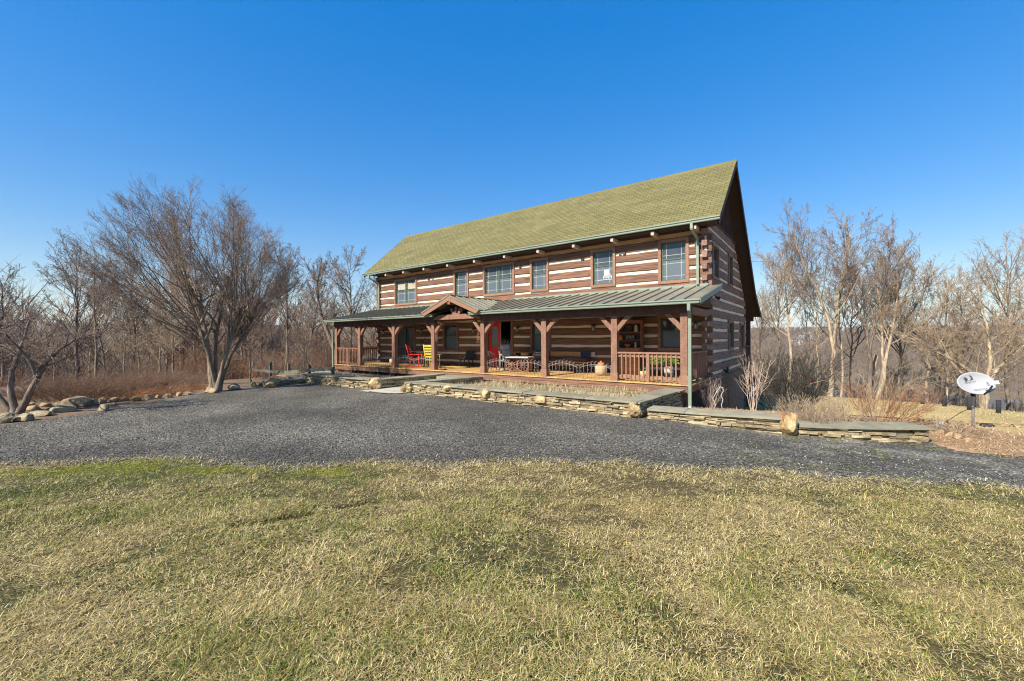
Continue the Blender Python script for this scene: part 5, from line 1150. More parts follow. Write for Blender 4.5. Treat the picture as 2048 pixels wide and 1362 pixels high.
# the wooded valley and hills beyond, one mass of far trees
def far_woods(name, n, az0, az1, D0, D1, m, seed, H=(9, 14), water=False, ribbons=46, wd=(.05, .11)):
    g = np.random.default_rng(seed); az = np.radians(g.uniform(az0, az1, n)); D = D0 * (D1 / D0) ** g.uniform(0, 1, n) ** .9
    if water: k = ~((D < 300) & (g.random(n) < .5)); az, D = az[k], D[k]
    X, Y = rd(D * np.sin(az), D * np.cos(az)); Z = height(X, Y); n = len(X); h = g.uniform(H[0], H[1], n); s = np.clip(D / 150, 1, 5)
    N = n * ribbons; i = np.repeat(np.arange(n), ribbons); t = g.uniform(0, 1, N) ** .8
    a = g.uniform(0, 6.28, N); up = g.uniform(.35, 1.5, N); L = h[i] * g.uniform(.12, .30, N)
    b = np.stack([X[i], Y[i], Z[i] + h[i] * (.12 + .62 * t)], 1); rad = h[i] * .22 * np.sin(np.pi * np.clip(t, .08, .92)) * g.uniform(.1, 1, N)
    b[:, 0] += np.cos(a) * rad; b[:, 1] += np.sin(a) * rad
    e = b + unit(np.stack([np.cos(a), np.sin(a), up * 1.6], 1)) * L[:, None]
    b = np.vstack([b, np.stack([X, Y, Z - .5], 1)]); e = np.vstack([e, np.stack([X + g.normal(0, .4, n), Y + g.normal(0, .4, n), Z + h * .85], 1)])
    W = np.concatenate([g.uniform(*wd, N) * s[i], .22 * np.clip(s, 1, 2)]); N2 = len(b); i2 = np.concatenate([i, np.arange(n)])
    side = unit(np.cross(e - b, g.normal(0, 1, (N2, 3)))) * (W / 2)[:, None]
    side2 = unit(np.cross(e - b, side)) * (W / 2)[:, None] * .6
    V = np.stack([b - side, b + side, b + side2 * 1.6, e], 1).reshape(-1, 3); o = (np.arange(N2) * 4)[:, None]
    T = np.concatenate([o + np.array([0, 1, 3]), o + np.array([1, 2, 3]), o + np.array([2, 0, 3])]); tn = np.tile(g.random(n)[i2], 3)
    tag(np_mesh(name, V, None, T, M[m], tint=tn), kind='stuff')
far_woods('distant_woods', 1300, -62, -8, 44, 420, 'twigfar', 1, (8, 13))
far_woods('distant_woods', 1500, -62, -8, 420, 2800, 'twigfar', 2, (10, 16), ribbons=26, wd=(.10, .2))
far_woods('distant_woods', 3000, 22, 62, 268, 800, 'twigfar', 3, (8, 13), True)
far_woods('distant_woods', 1500, 22, 62, 700, 1700, 'twigfar', 4, (10, 15), ribbons=26, wd=(.10, .2))

# ------------------------------------------------------------------ wall lanterns and things on the porch
LAMP0 = None
for x in (-21.30, -17.90, -14.03, -11.30, -7.51, -3.62):
    if LAMP0 is None:
        b = MB(); b.lathe([(0, 0), (.05, 0), (.05, .015), (0, .02)], (0, 0, 0), 10); b.tube([(0, -.02, 0), (0, -.12, .10), (0, -.17, .06)], .013, 6); b.lathe([(.0, .075), (.03, .06), (.085, .0), (.085, -.01), (0, -.01)], (0, -.17, 0), 12); b.lathe([(.0, -.235), (.05, -.225), (.06, -.205), (0, -.20)], (0, -.17, 0), 12)
        for k in range(4): b.tube([(.075 * math.cos(k * 1.571 + .78), -.17 + .075 * math.sin(k * 1.571 + .78), -.005), (.055 * math.cos(k * 1.571 + .78), -.17 + .055 * math.sin(k * 1.571 + .78), -.21)], .006, 4)
        LAMP0 = b.build('wall_lantern', M['iron']); g_ = MB(); g_.lathe([(.0, -.19), (.048, -.19), (.065, -.10), (.062, -.02), (0, -.02)], (0, -.17, 0), 12); g_.build('lamp_glass', M['lampglass']).parent = LAMP0; L = LAMP0
    else: L = copy_tree(LAMP0)
    L.location = (x, HYF + .0, 1.86); attach(L)
def rocker(label, m, loc, rz, name='rocking_chair'):
    t = thing(name, label, 'rocking chair', loc, rz, 'painted rocking chairs on the porch'); W_ = .27
    s = MB()
    for k in range(6): s.box((0, -.20 + k * .078, .40), (.50, .07, .02), 0, None, 0, (R_(-4), 0))
    s.build('seat', m, t)
    b = MB()
    for sx in (-1, 1): b.tube([(sx * .23, .20, .30), (sx * .23, .26, .55), (sx * .23, .42, 1.12)], [.022, .022, .018], 8)
    for k in range(5): z = .55 + k * .125; y = .26 + (z - .55) * .28; b.box((0, y - .005, z), (.44, .016, .075), 0, None, 0, (R_(-16), 0))
    b.build('backrest', m, t)
    for sx in (-1, 1):
        a = MB(); a.box((sx * .28, -.02, .62), (.075, .52, .022)); a.build('arm', m, t)
        l = MB(); l.tube([(sx * .26, -.22, .05), (sx * .26, -.23, .62)], .019, 8); l.build('leg', m, t)
        l = MB(); l.tube([(sx * .25, .16, .05), (sx * .235, .20, .42)], .019, 8); l.build('leg', m, t)
        r = MB(); r.tube([(sx * .26, -.42 + k * .1, .022 + .006 * (k - 4.4) ** 2 * .45) for k in range(10)], .018, 6); r.build('rocker', m, t)
    st = MB(); st.tube([(-.26, -.22, .22), (.26, -.22, .22)], .012, 6); st.build('stretcher', m, t)
    return t
rocker('red ladder back rocking chair tipped back on the porch', M['redchair'], (-16.05, 13.55, 0), R_(122))
rocker('yellow ladder back rocking chair beside a porch post', M['yellow'], (-14.75, 13.45, 0), R_(198))
def wire_chair(label, loc, rz, grp='dark wire chairs on the porch'):
    t = thing('metal_chair', label, 'chair', loc, rz, grp); m = M['iron']; s = MB()
    s.tube([(.23 * math.cos(k * .5236), .23 * math.sin(k * .5236), .44) for k in range(12)], .012, 6, None, True)
    for k in range(-4, 5): u = k * .05; w_ = math.sqrt(max(0, .23 ** 2 - u * u)); s.bar((u, -w_, .44), (u, w_, .44), .010, .006); s.bar((-w_, u, .437), (w_, u, .437), .010, .006)
    s.build('seat', m, t); b = MB(); arc = [(.27 * math.cos(R_(a)), .02 + .26 * math.sin(R_(a)), .66 + .17 * max(0, math.sin(R_(a)))) for a in range(-10, 191, 20)]
    b.tube(arc, .013, 6)
    for a in range(10, 171, 16): b.tube([(.225 * math.cos(R_(a)), .225 * math.sin(R_(a)), .44), (.27 * math.cos(R_(a)), .02 + .26 * math.sin(R_(a)), .66 + .17 * math.sin(R_(a)))], .006, 4)
    b.build('backrest', m, t)
    for a in (45, 135, 225, 315): l = MB(); l.tube([(.20 * math.cos(R_(a)), .20 * math.sin(R_(a)), .44), (.27 * math.cos(R_(a)), .27 * math.sin(R_(a)), .0)], .012, 6); l.build('leg', m, t)
    return t
wire_chair('dark wire chair standing in front of the red door', (-11.55, 14.1, 0), R_(150))
wire_chair('dark wire chair beside the post right of the door', (-8.95, 13.75, 0), R_(200))
wire_chair('dark wire chair behind the wagon wheel table', (-9.6, 14.75, 0), R_(20))
wire_chair('dark wire chair at the far table on the left of the porch', (-17.6, 14.9, 0), R_(80))
wire_chair('dark wire chair between the two small tables behind the red rocker', (-16.35, 14.9, 0), R_(-70))
def cafe_table(label, loc, r, h, group='small round porch tables'):
    t = thing('cafe_table', label, 'table', loc, 0, group); a = MB(); a.lathe([(0, h - .02), (r, h - .02), (r + .008, h - .01), (r, h), (0, h)], (0, 0, 0), 28); a.build('tabletop', M['white'], t)
    for k in range(3): q = k * 2.094; l = MB(); l.tube([(r * .8 * math.cos(q), r * .8 * math.sin(q), h - .02), (.10 * math.cos(q), .10 * math.sin(q), h * .5), (r * .75 * math.cos(q), r * .75 * math.sin(q), 0)], .012, 6); l.build('leg', M['iron'], t)
    return t
cafe_table('larger white topped table against the wall behind the red rocker', (-17.15, 14.75, 0), .52, .74)
cafe_table('smaller white topped table between the red and yellow rockers', (-15.6, 14.35, 0), .42, .62)
t = thing('branch_sculpture', 'black iron branch candelabrum on the larger white topped table', 'ornament', (-16.95, 14.75, .74)); b = MB(); b.tube([(0, 0, 0), (0, 0, .3), (.03, 0, .62)], [.03, .02, .01], 6)
for k in range(9): q = k * 2.4; z = .15 + k * .045; b.tube([(0, 0, z), (.10 * math.cos(q), .10 * math.sin(q), z + .05), (.14 * math.cos(q), .14 * math.sin(q), z + .13)], [.014, .012, .008], 5); b.lathe([(0, 0), (.022, .0), (.03, .02), (0, .02)], (.14 * math.cos(q), .14 * math.sin(q), z + .13), 8)
b.build('branches', M['iron'], t)
def tubthing(name, label, cat, loc, prof, m, **k): return tag(_loc(MB().lathe(prof, (0, 0, 0), 20, **k).build(name, M[m]), loc), label, cat)
def _loc(o, loc, rz=0): o.location = loc; o.rotation_euler = (0, 0, rz); return o
tubthing('half_barrel', 'tan half barrel planter on the deck left of the tables', 'planter', (-19.0, 14.5, 0), [(0, 0), (.20, 0), (.245, .13), (.235, .28), (.215, .28), (.205, .24), (0, .24)], 'wicker')
tubthing('wicker_basket', 'tall round wicker basket beside the porch post right of the bench', 'basket', (-6.55, 14.15, 0), [(0, 0), (.17, 0), (.215, .14), (.22, .30), (.19, .37), (.17, .37), (.18, .30), (0, .30)], 'wicker')
tubthing('orange_gourd', 'orange gourd resting in the wicker basket', 'gourd', (-6.55, 14.15, .30), [(0, 0), (.10, .01), (.14, .08), (.11, .16), (.03, .19), (.02, .24), (0, .24)], 'orange')
t = thing('iron_seat', 'low black iron seat against the wall left of the red door', 'chair', (-14.25, 15.25, 0), R_(10)); s = MB(); s.box((0, 0, .34), (.55, .42, .05)); s.build('seat', M['iron'], t); s = MB(); s.box((.05, .22, .56), (.5, .03, .42), 0, None, 0, (R_(-14), 0)); s.build('backrest', M['iron'], t)
for sx in (-1, 1):
    for sy in (-1, 1): l = MB(); l.tube([(sx * .22, sy * .16, .33), (sx * .28, sy * .2, 0)], [.03, .02], 6); l.build('leg', M['iron'], t)
t = thing('antlers', 'pale antlers lying on the low black seat', 'antlers', (-14.35, 15.1, .365)); b = MB()
for s_ in (-1, 1):
    b.tube([(0, 0, .02), (s_ * .12, -.03, .06), (s_ * .20, -.05, .16)], [.018, .015, .008], 6); b.tube([(s_ * .10, -.03, .05), (s_ * .13, -.10, .12)], [.012, .006], 5)
b.build('antler', M['cream'], t)
t = thing('boot_scraper', 'small black boot scraper at the foot of the porch post left of the steps', 'boot scraper', (-13.55, 12.98, 0)); b = MB(); b.box((0, 0, .015), (.30, .20, .03)); b.build('base', M['iron'], t); b = MB(); b.tube([(-.12, 0, .03), (-.12, 0, .14), (0, 0, .17), (.12, 0, .14), (.12, 0, .03)], .016, 6); b.box((0, 0, .10), (.24, .012, .05)); b.build('scraper_bar', M['iron'], t)
# silvered twig rocker with a cushion and a throw
t = thing('twig_rocker', 'silvered twig rocking chair with a branching back in front of the open door', 'rocking chair', (-10.95, 14.35, 0), R_(62)); m = M['greywood']
s = MB()
for k in range(7): s.tube([(-.27, -.24 + k * .075, .41), (.27, -.24 + k * .075, .42)], .017, 6)
s.build('seat', m, t); b = MB()
for x in (-.26, -.13, 0, .13, .26): b.tube([(x, .25, .38), (x * 1.1, .34, .8), (x * 1.25, .46, 1.22 + .18 * (1 - abs(x) * 3))], [.022, .018, .009], 6)
b.tube([(-.29, .31, .68), (.29, .31, .70)], .018, 6); b.tube([(-.31, .39, 1.0), (.31, .39, .98)], .016, 6)
for k in range(10): x = -.3 + k * .066; b.tube([(x, .42, 1.08), (x + (-1) ** k * .09, .45, 1.22), (x + (-1) ** k * .07, .47, 1.34)], [.012, .009, .005], 5)
b.build('backrest', m, t)
for sx in (-1, 1):
    a = MB(); a.tube([(sx * .31, -.32, .62), (sx * .32, -.05, .65), (sx * .30, .30, .66)], .022, 6); a.build('arm', m, t)
    for y in (-.25, .22): l = MB(); l.tube([(sx * .29, y, .06), (sx * .30, y, .64)], .022, 6); l.build('leg', m, t)
    r = MB(); r.tube([(sx * .29, -.45 + k * .1, .024 + .0035 * (k - 4.4) ** 2) for k in range(11)], .02, 6); r.build('rocker', m, t)
def cushion(name, label, loc, rz, size, m, tilt):
    mb = MB(); n = 9; vs = []; fs = []
    for side in (1, -1):
        for i in range(n):
            for j in range(n):
                u, v = i / (n - 1) * 2 - 1, j / (n - 1) * 2 - 1; h = size[2] * (1 - u ** 4) ** .6 * (1 - v ** 4) ** .6; vs.append((u * size[0] * (1 - .06 * v * v), side * h, v * size[1] * (1 - .06 * u * u)))
    for s_ in range(2):
        for i in range(n - 1):
            for j in range(n - 1): a = s_ * n * n + i * n + j; f = (a, a + 1, a + n + 1, a + n); fs.append(f if s_ else f[::-1])
    mb.add(vs, fs, .5, True); o = mb.build(name, M[m]); o.location = loc; o.rotation_euler = (tilt, 0, rz); return tag(o, label, 'cushion')
ct, st_ = math.cos(R_(62)), math.sin(R_(62)); lp = lambda x, y, z: (-10.95 + ct * x - st_ * y, 14.35 + st_ * x + ct * y, z)
cushion('white_cushion', 'white cushion propped against the back of the silvered twig rocker', lp(0, .17, .66), R_(62), (.22, .24, .06), 'white', R_(-14))
cushion('grey_cushion', 'grey headrest cushion at the top of the silvered twig rocker', lp(0, .32, 1.0), R_(62), (.24, .12, .05), 'grey', R_(-16))
# wagon wheel table
t = thing('wagon_wheel_table', 'pale topped table carried on two brown wagon wheels', 'table', (-10.05, 13.95, 0), R_(8)); a = MB()
for k in range(4): a.box((0, -.24 + k * .16, .60), (1.05, .152, .04))
a.build('tabletop', M['white'], t)
for x, y in ((-.30, -.12), (.24, -.20)):
    wmb = MB(); ring = [(x + .27 * math.cos(R_(a)), y, .29 + .27 * math.sin(R_(a))) for a in range(0, 360, 18)]; wmb.tube(ring, .028, 6, None, True); wmb.tube([(x, y - .06, .29), (x, y + .06, .29)], .05, 8)
    for k in range(10): q = k * .628; wmb.bar((x + .04 * math.cos(q), y, .29 + .04 * math.sin(q)), (x + .26 * math.cos(q), y, .29 + .26 * math.sin(q)), .022, .022, (0, 1, 0))
    wmb.build('wheel', M['rust'], t)
for x in (-.42, .42): l = MB(); l.box((x, .12, .29), (.06, .40, .58)); l.build('leg', M['rust'], t)
# plank bench, side table, throw
def bench(label, loc, L_, zs, zb, name='plank_bench', cat='bench'):
    t = thing(name, label, cat, loc); s = MB()
    for k in range(3): s.box((0, -.16 + k * .145, zs), (L_, .138, .05), 0, None, .003)
    s.build('seat' if zb else 'tabletop', M['orangewood'], t)
    if zb: s = MB(); s.box((0, .24, zb), (L_, .045, .16), 0, None, 0, (R_(-8), 0)); s.build('backrest', M['orangewood'], t)
    for x in (-L_ / 2 + .12, L_ / 2 - .12): l = MB(); l.box((x, 0, zs / 2 - .02), (.08, .36, zs - .03)); (l.box((x, .22, zs + .15), (.07, .05, .5)) if zb else l); l.build('leg', M['darkwood'], t)
    return t
bench('long orange plank bench against the wall between two porch posts', (-8.6, 15.2, 0), 2.1, .40, .72)
bench('orange plank side table behind the wagon wheel table', (-10.75, 15.25, 0), .95, .74, None, 'side_table', 'table')
t = MB()
for k in range(6): t.box((-7.85 + k * .012, 14.99 + k * .05 if k < 5 else 15.22, .435 + .001 * k), (.42, .055, .012), 0, .5)
t.box((-7.80, 15.385, .70), (.44, .014, .26), 0, .5); t.box((-7.80, 15.40, .815), (.44, .05, .014), 0, .5); tag(t.build('navy_throw', M['bluecloth']), 'navy patterned throw draped over the right end of the plank bench', 'throw')
t = MB(); t.span((-7.52, 15.36, .62), (-7.36, 15.375, .80)); tag(t.build('paper_notice', M['white']), 'small white paper propped on the plank bench back', 'paper')
# hutch with crockery
hx, hy = -6.0, 15.32
t = thing('hutch', 'red brown wooden hutch with open shelves in the right hand bay of the porch', 'hutch', (hx, hy, 0)); b = MB(); b.box((0, 0, .52), (1.06, .48, .84)); b.box((0, 0, .06), (.98, .42, .08)); b.build('cabinet', M['cabinet'], t); b = MB(); b.box((0, -.01, .965), (1.14, .52, .05)); b.build('counter', M['cabinet'], t)
for sx in (-.26, .26): b = MB(); b.box((sx, -.25, .5), (.46, .02, .7)); b.build('door', M['orangewood'], t); b2 = MB(); b2.lathe([(0, 0), (.016, 0), (.016, .02), (0, .025)], (sx * .25, -.275, .6), 8); b2.build('knob', M['iron'], t)
for sx in (-.53, .53): b = MB(); b.box((sx, .10, 1.49), (.035, .28, 1.0)); b.build('side_panel', M['cabinet'], t)
for z in (1.28, 1.58): b = MB(); b.box((0, .10, z), (1.02, .26, .025)); b.build('shelf', M['cabinet'], t)
b = MB(); b.box((0, .09, 2.00), (1.14, .32, .06)); b.box((0, .0, 1.94), (1.06, .03, .07)); b.build('cornice', M['cabinet'], t); b = MB(); b.box((0, .225, 1.49), (1.02, .015, .98)); b.build('back_panel', M['darkwood'], t)
for x, s in ((-.33, .13), (-.02, .14), (.30, .13)):
    b = MB(); b.lathe([(0, 0), (s * .6, .004), (s, .018), (s, .024), (s * .6, .010), (0, .010)], (0, 0, 0), 18); o = b.build('platter', M['darkwood']); o.location = (hx + x, hy + .17, 1.60 + s); o.rotation_euler = (R_(80), 0, 0); tag(o, {-.33: 'dark round platter at the left of the top hutch shelf', -.02: 'dark round platter in the middle of the top hutch shelf', .30: 'dark round platter behind the cream birdhouse on the hutch'}[x], 'platter', 'platters on the hutch')
t = thing('birdhouse', 'cream birdhouse on the right of the top hutch shelf', 'birdhouse', (hx + .33, hy + .03, 1.593)); b = MB(); b.prism([(-.055, 0), (.055, 0), (.055, .20), (0, .27), (-.055, .20)], 'y', -.05, .05); b.build('body', M['cream'], t); b = MB(); b.lathe([(0, 0), (.018, 0), (.018, .006), (0, .006)], (0, 0, 0), 10); o = b.build('entrance_hole', M['iron'], t); o.location = (0, -.049, .17); o.rotation_euler = (R_(90), 0, 0)
tubthing('ginger_jar', 'orange jar with a cream lid on the middle hutch shelf', 'jar', (hx - .30, hy + .05, 1.293), [(0, 0), (.06, 0), (.095, .06), (.085, .13), (.05, .155), (.045, .19), (0, .20)], 'orange')
t = thing('plaque', 'dark plaque with pale zigzag pattern on the middle hutch shelf', 'plaque', (hx + .05, hy + .12, 1.293)); b = MB(); b.box((0, 0, .10), (.38, .02, .20)); b.build('board', M['darkwood'], t); b = MB()
for k in range(6): b.bar((-.15 + k * .055, -.013, .04), (-.12 + k * .055, -.013, .16), .016, .006, (0, 1, 0))
b.build('pattern', M['white'], t)
tubthing('blue_teapot', 'blue grey pot on the left of the hutch counter', 'pot', (hx - .30, hy - .05, .99), [(0, 0), (.06, 0), (.09, .05), (.07, .11), (.02, .13), (0, .15)], 'bluecloth')
tubthing('orange_bowl', 'orange bowl in the middle of the hutch counter', 'bowl', (hx + .02, hy - .04, .99), [(0, 0), (.05, 0), (.11, .09), (.13, .13), (.11, .12), (.04, .03), (0, .03)], 'orange')
t = thing('figurine', 'small cream figurine on the right of the hutch counter', 'figurine', (hx + .32, hy - .04, .99)); b = MB(); b.lathe([(0, 0), (.05, 0), (.045, .08), (.02, .12), (.04, .16), (.035, .20), (0, .22)], (0, 0, 0), 12); b.build('body', M['cream'], t)
# planters in the right-hand bay
t = thing('potted_plant', 'leafy green plant spilling from a white and teal churn behind the railing', 'potted plant', (-4.05, 13.85, 0)); b = MB(); b.lathe([(.13, .20), (.15, .26), (.14, .40), (.12, .44), (.10, .44), (.10, .36), (0, .36)], (0, 0, 0), 18); b.lathe([(0, .19), (.13, .19), (.13, .20), (0, .201)], (0, 0, 0), 18); b.build('pot', M['white'], t); b = MB(); b.lathe([(0, 0), (.14, 0), (.165, .10), (.13, .19), (0, .19)], (0, 0, 0), 18); b.build('base', M['teal'], t)
def leafball(c, rad, n, seed, parent, size=(.05, .09), name='foliage', m='leaf'):
    g = np.random.default_rng(seed); d = unit(g.normal(0, 1, (n, 3))); d[:, 2] = np.abs(d[:, 2]) * .9 - .25; rr = g.uniform(.35, 1, n) ** .6
    p = np.array(c) + d * rr[:, None] * np.array(rad); L = g.uniform(*size, n)[:, None]; u = unit(d + g.normal(0, .6, (n, 3))); v = unit(np.cross(u, g.normal(0, 1, (n, 3)))) * L * .32
    V = np.stack([p, p + u * L * .5 + v, p + u * L, p + u * L * .5 - v], 1).reshape(-1, 3); q = np.arange(n * 4).reshape(-1, 4)
    return np_mesh(name, V, q, None, M[m], parent, tint=g.random(n))
leafball((-.16, 0, .58), (.48, .34, .28), 700, 4, t)
t = thing('small_pot_plant', 'small leafy plant in a brown tub left of the churn', 'potted plant', (-5.05, 14.3, 0)); b = MB(); b.lathe([(0, 0), (.11, 0), (.15, .22), (.13, .22), (.12, .18), (0, .18)], (0, 0, 0), 16); b.build('pot', M['wicker'], t); leafball((0, 0, .25), (.16, .16, .12), 90, 6, t, (.03, .06))
for x, y, lab in ((-4.45, 13.55, 'small white gourd on the deck left of the churn'), (-3.75, 13.4, 'small white gourd on the deck right of the churn')): tubthing('white_gourd', lab, 'gourd', (x, y, 0), [(0, 0), (.05, .01), (.065, .05), (.04, .09), (.01, .11), (0, .11)], 'cream')
# hanging chimes on the two portico posts
def chime(label, loc, seed):
    t = thing('wind_chime', label, 'wind chime', loc, 0, 'hanging chimes on the portico posts'); r = random.Random(seed); b = MB(); b.tube([(0, 0, .0), (0, 0, -.12)], .004, 4); b.tube([(.07 * math.cos(R_(a)), .0, -.05 + .07 * math.sin(R_(a))) for a in range(0, 360, 30)], .008, 5, None, True); b.build('hanger', M['rust'], t); b = MB()
    for k in range(7): a = k * .9; x, y = .07 * math.cos(a), .05 * math.sin(a); l = r.uniform(.14, .32); b.tube([(x, y, -.16), (x, y, -.16 - l)], .009, 5); b.lathe([(0, 0), (.022, .012), (.015, .03), (0, .035)], (x, y, -.19 - l), 6)
    b.lathe([(0, 0), (.085, .006), (.085, .02), (0, .03)], (0, 0, -.17), 12); b.lathe([(0, 0), (.075, .006), (.075, .018), (0, .022)], (0, 0, -.36), 12); b.build('tubes', M['rust'], t); return t
chime('rusty chime hanging on the left portico post', (-13.74, 12.78, 1.68), 1); chime('rusty chime hanging on the right portico post beside the door', (-11.27, 12.78, 1.68), 2)
# scalloped wire border panels along the deck edge
def panel(label, x0, x1, peak, n):
    t = thing('wire_border_panel', label, 'border fence', ((x0 + x1) / 2, 12.86, 0), 0, 'scalloped wire panels along the porch edge'); L_ = (x1 - x0) / 2; arch = lambda x: .34 + (peak - .34) * math.cos(x / L_ * math.pi / 2) ** .8
    a = MB(); a.tube([(-L_ + k * 2 * L_ / 12, 0, arch(min(max(-L_ + k * 2 * L_ / 12, -L_ + .001), L_ - .001))) for k in range(13)], .009, 5); a.build('top_rail', M['wire'], t); pk = MB()
    for k in range(n):
        x = -L_ + .04 + k * (2 * L_ - .08) / (n - 1); z = arch(x); pk.tube([(x, 0, .0), (x, 0, z + .10)], .0062, 4)
        for j, (zz, s) in enumerate(((z + .09, 1), (z + .05, -1), (z * .62, 1), (z * .4, -1))):
            if j > 1 and (k + j) % 2: continue
            pk.add([(x, 0, zz), (x + s * .035, -.006, zz + .03), (x + s * .07, 0, zz + .035), (x + s * .035, .006, zz + .005)], [(0, 1, 2, 3)])
    pk.build('pickets', M['wire'], t); return t
for (a, b), w_ in zip(((-19.45, -16.86), (-16.62, -14.08), (-10.93, -8.25), (-8.01, -5.57)), ('between the second and third posts', 'in front of the red and yellow rockers', 'in front of the wagon wheel table', 'in front of the plank bench')):
    mid = (a + b) / 2; panel('left scalloped wire panel ' + w_, a, mid - .02, .50, 9); panel('right scalloped wire panel ' + w_, mid + .02, b, .48, 9)

# ------------------------------------------------------------------ satellite dish
dp = at_ground(1953, 858); t = thing('satellite_dish', 'white oval satellite dish on a galvanised pole in the mulch', 'satellite dish', (dp[0], dp[1], dp[2] - .05))
dd = (AX @ (dp - CAM))[2]; dc = CAM + ray(1951, 766) * dd; zc = dc[2] - (dp[2] - .05); hw = 40.0 / FPX * dd
b = MB(); b.tube([(0, .26, 0), (0, .26, zc - .22), (0, .25, zc - .05)], .024, 12); b.build('pole', M['galv'], t); b = MB(); b.lathe([(0, 0), (.036, 0), (.036, .16), (0, .16)], (0, .255, zc - .32), 12); b.box((0, .22, zc - .04), (.10, .12, .16)); b.build('mount', M['blackpost'], t)
yaw_d = R_(20)
DM = Matrix.Translation((0, 0, zc)) @ Matrix.Rotation(yaw_d, 4, 'Z') @ Matrix.Rotation(R_(-24), 4, 'X') @ Matrix.Rotation(R_(-4), 4, 'Y')
EA, EB = hw * 1.03, hw * .66
def bowl(x, z): return .09 * ((x / EA) ** 2 + (z / EB) ** 2) - .09
def _ext():
    pp = []
    for k in range(48):
        q = DM @ Vector((EA * math.cos(k * .1309), 0, EB * math.sin(k * .1309))); c_ = AX @ (np.array((q.x + dp[0], q.y + dp[1], q.z + dp[2] - .05)) - CAM); pp.append((c_[0] / c_[2] * FPX, c_[1] / c_[2] * FPX))
    pp = np.array(pp); return pp.max(0) - pp.min(0)
for _ in range(6): e_ = _ext(); EA *= 78 / e_[0]; EB *= 44 / e_[1]
def dish_pt(x, z, o=0): return DM @ Vector((x, -(bowl(x, z) + o) - .0, z))
mb = MB(); nr, na = 10, 48; vs = []; fs = []
for side, o in ((0, 0), (1, -.014)):
    for i in range(nr + 1):
        for k in range(na): r_ = i / nr; q = 2 * math.pi * k / na; vs.append(dish_pt(EA * r_ * math.cos(q), EB * r_ * math.sin(q), o))
for s_ in range(2):
    o = s_ * (nr + 1) * na
    for i in range(nr):
        for k in range(na): f = (o + i * na + k, o + i * na + (k + 1) % na, o + (i + 1) * na + (k + 1) % na, o + (i + 1) * na + k); fs.append(f if s_ else f[::-1])
o2 = (nr + 1) * na
for k in range(na): fs.append((nr * na + k, nr * na + (k + 1) % na, o2 + nr * na + (k + 1) % na, o2 + nr * na + k))
mb.add(vs, fs, .5, True); dish = mb.build('reflector', M['dishwhite'], t)
def mark_poly(poly, name='logo'):
    mb = MB(); mb.add([dish_pt(x * EA, z * EB, .006) for x, z in poly], [tuple(range(len(poly)))], .5); o = mb.build(name, M['mark']); o.parent = t; return o
mk = MB()
lobe = [(-.52, .60), (-.38, .66), (-.30, .60), (-.245, .48), (-.27, .38), (-.34, .26), (-.40, .20)]
sw = [(-.24, .32), (-.12, .42), (-.07, .55), (-.10, .70), (-.18, .80), (-.10, .83), (-.03, .76), (.02, .62), (.06, .44), (-.08, .38)]
for pl in (lobe, sw):
    c = (sum(p[0] for p in pl) / len(pl), sum(p[1] for p in pl) / len(pl))
    mk.add([dish_pt(x * EA, z * EB * .92, .004) for x, z in pl], [tuple(range(len(pl)))], .5)
mk.build('emblem', M['mark'], t)
def lettering(txt, x, z, size, ang, shear=0.0):
    cu = bpy.data.curves.new('lettering', 'FONT'); cu.body = txt; cu.size = size; cu.align_x = 'CENTER'; cu.shear = shear; tmp = bpy.data.objects.new('tmp_text', cu); COL.objects.link(tmp)
    dg = bpy.context.evaluated_depsgraph_get(); me = bpy.data.meshes.new_from_object(tmp.evaluated_get(dg)); bpy.data.objects.remove(tmp); bpy.data.curves.remove(cu)
    for v in me.vertices:
        px_, pz_ = v.co.x * math.cos(ang) - v.co.y * math.sin(ang) + x * EA, v.co.x * math.sin(ang) + v.co.y * math.cos(ang) + z * EB; v.co = dish_pt(px_, pz_, .004)
    me.materials.clear(); me.materials.append(M['mark']); o = bpy.data.objects.new('lettering', me); COL.objects.link(o); o.parent = t
lettering('DIRECTV', -.15, .10, EA * .17, R_(9)); lettering('SlimLine', .18, -.60, EA * .21, R_(8), .3)
b = MB(); p0 = DM @ Vector((EA * .20, .03, -EB * 1.0)); p1 = DM @ Vector((EA * .30, -.22, -EB * .56)); b.tube([p0, (p0 + p1) / 2 + Vector((0, 0, -.025)), p1], .017, 8); b.build('feed_arm', M['blackpost'], t)
b = MB(); q = DM @ Vector((EA * .34, -.24, -EB * .34)); b.box(q, (.17, .07, .075), yaw_d, .5, 0, (R_(-20), R_(-10))); b.build('receiver_head', M['grey'], t)
b = MB(); b.tube([(.03, .14, zc - .45), (.0, .2, zc - .55), (-.18, .3, .35), (-.45, .35, .05), (-.9, .3, .03)], .007, 5); b.build('cable', M['black'], t)
# bits and pieces on the right
p = at_ground(1876, 855); t = thing('pipe_elbow', 'white plastic pipe elbow sticking out of the mulch left of the dish', 'pipe', (p[0], p[1], p[2])); b = MB(); b.tube([(0, 0, -.05), (0, 0, .07), (.03, 0, .10), (.09, -.01, .105)], .042, 10); b.build('elbow', M['white'], t)
p = at_ground(1974, 853); b = MB(); b.lathe([(0, 0), (.13, 0), (.15, .05), (.10, .10), (0, .115)], (0, 0, 0), 14, None, 1.5, .8); tag(_loc(b.build('drain_cover', M['black']), tuple(p), R_(20)), 'black plastic drain cover on the mulch right of the dish pole', 'drain cover')
p = at_y(1546, 825, 12.6); b = MB(); b.box((0, 0, .05), (.30, .14, .10), 0, .5, .006); tag(_loc(b.build('loose_brick', M['orange']), (-.85, 12.4, hz(-.85, 12.4)), R_(20)), 'loose orange brick lying on the bed behind the low wall', 'brick')
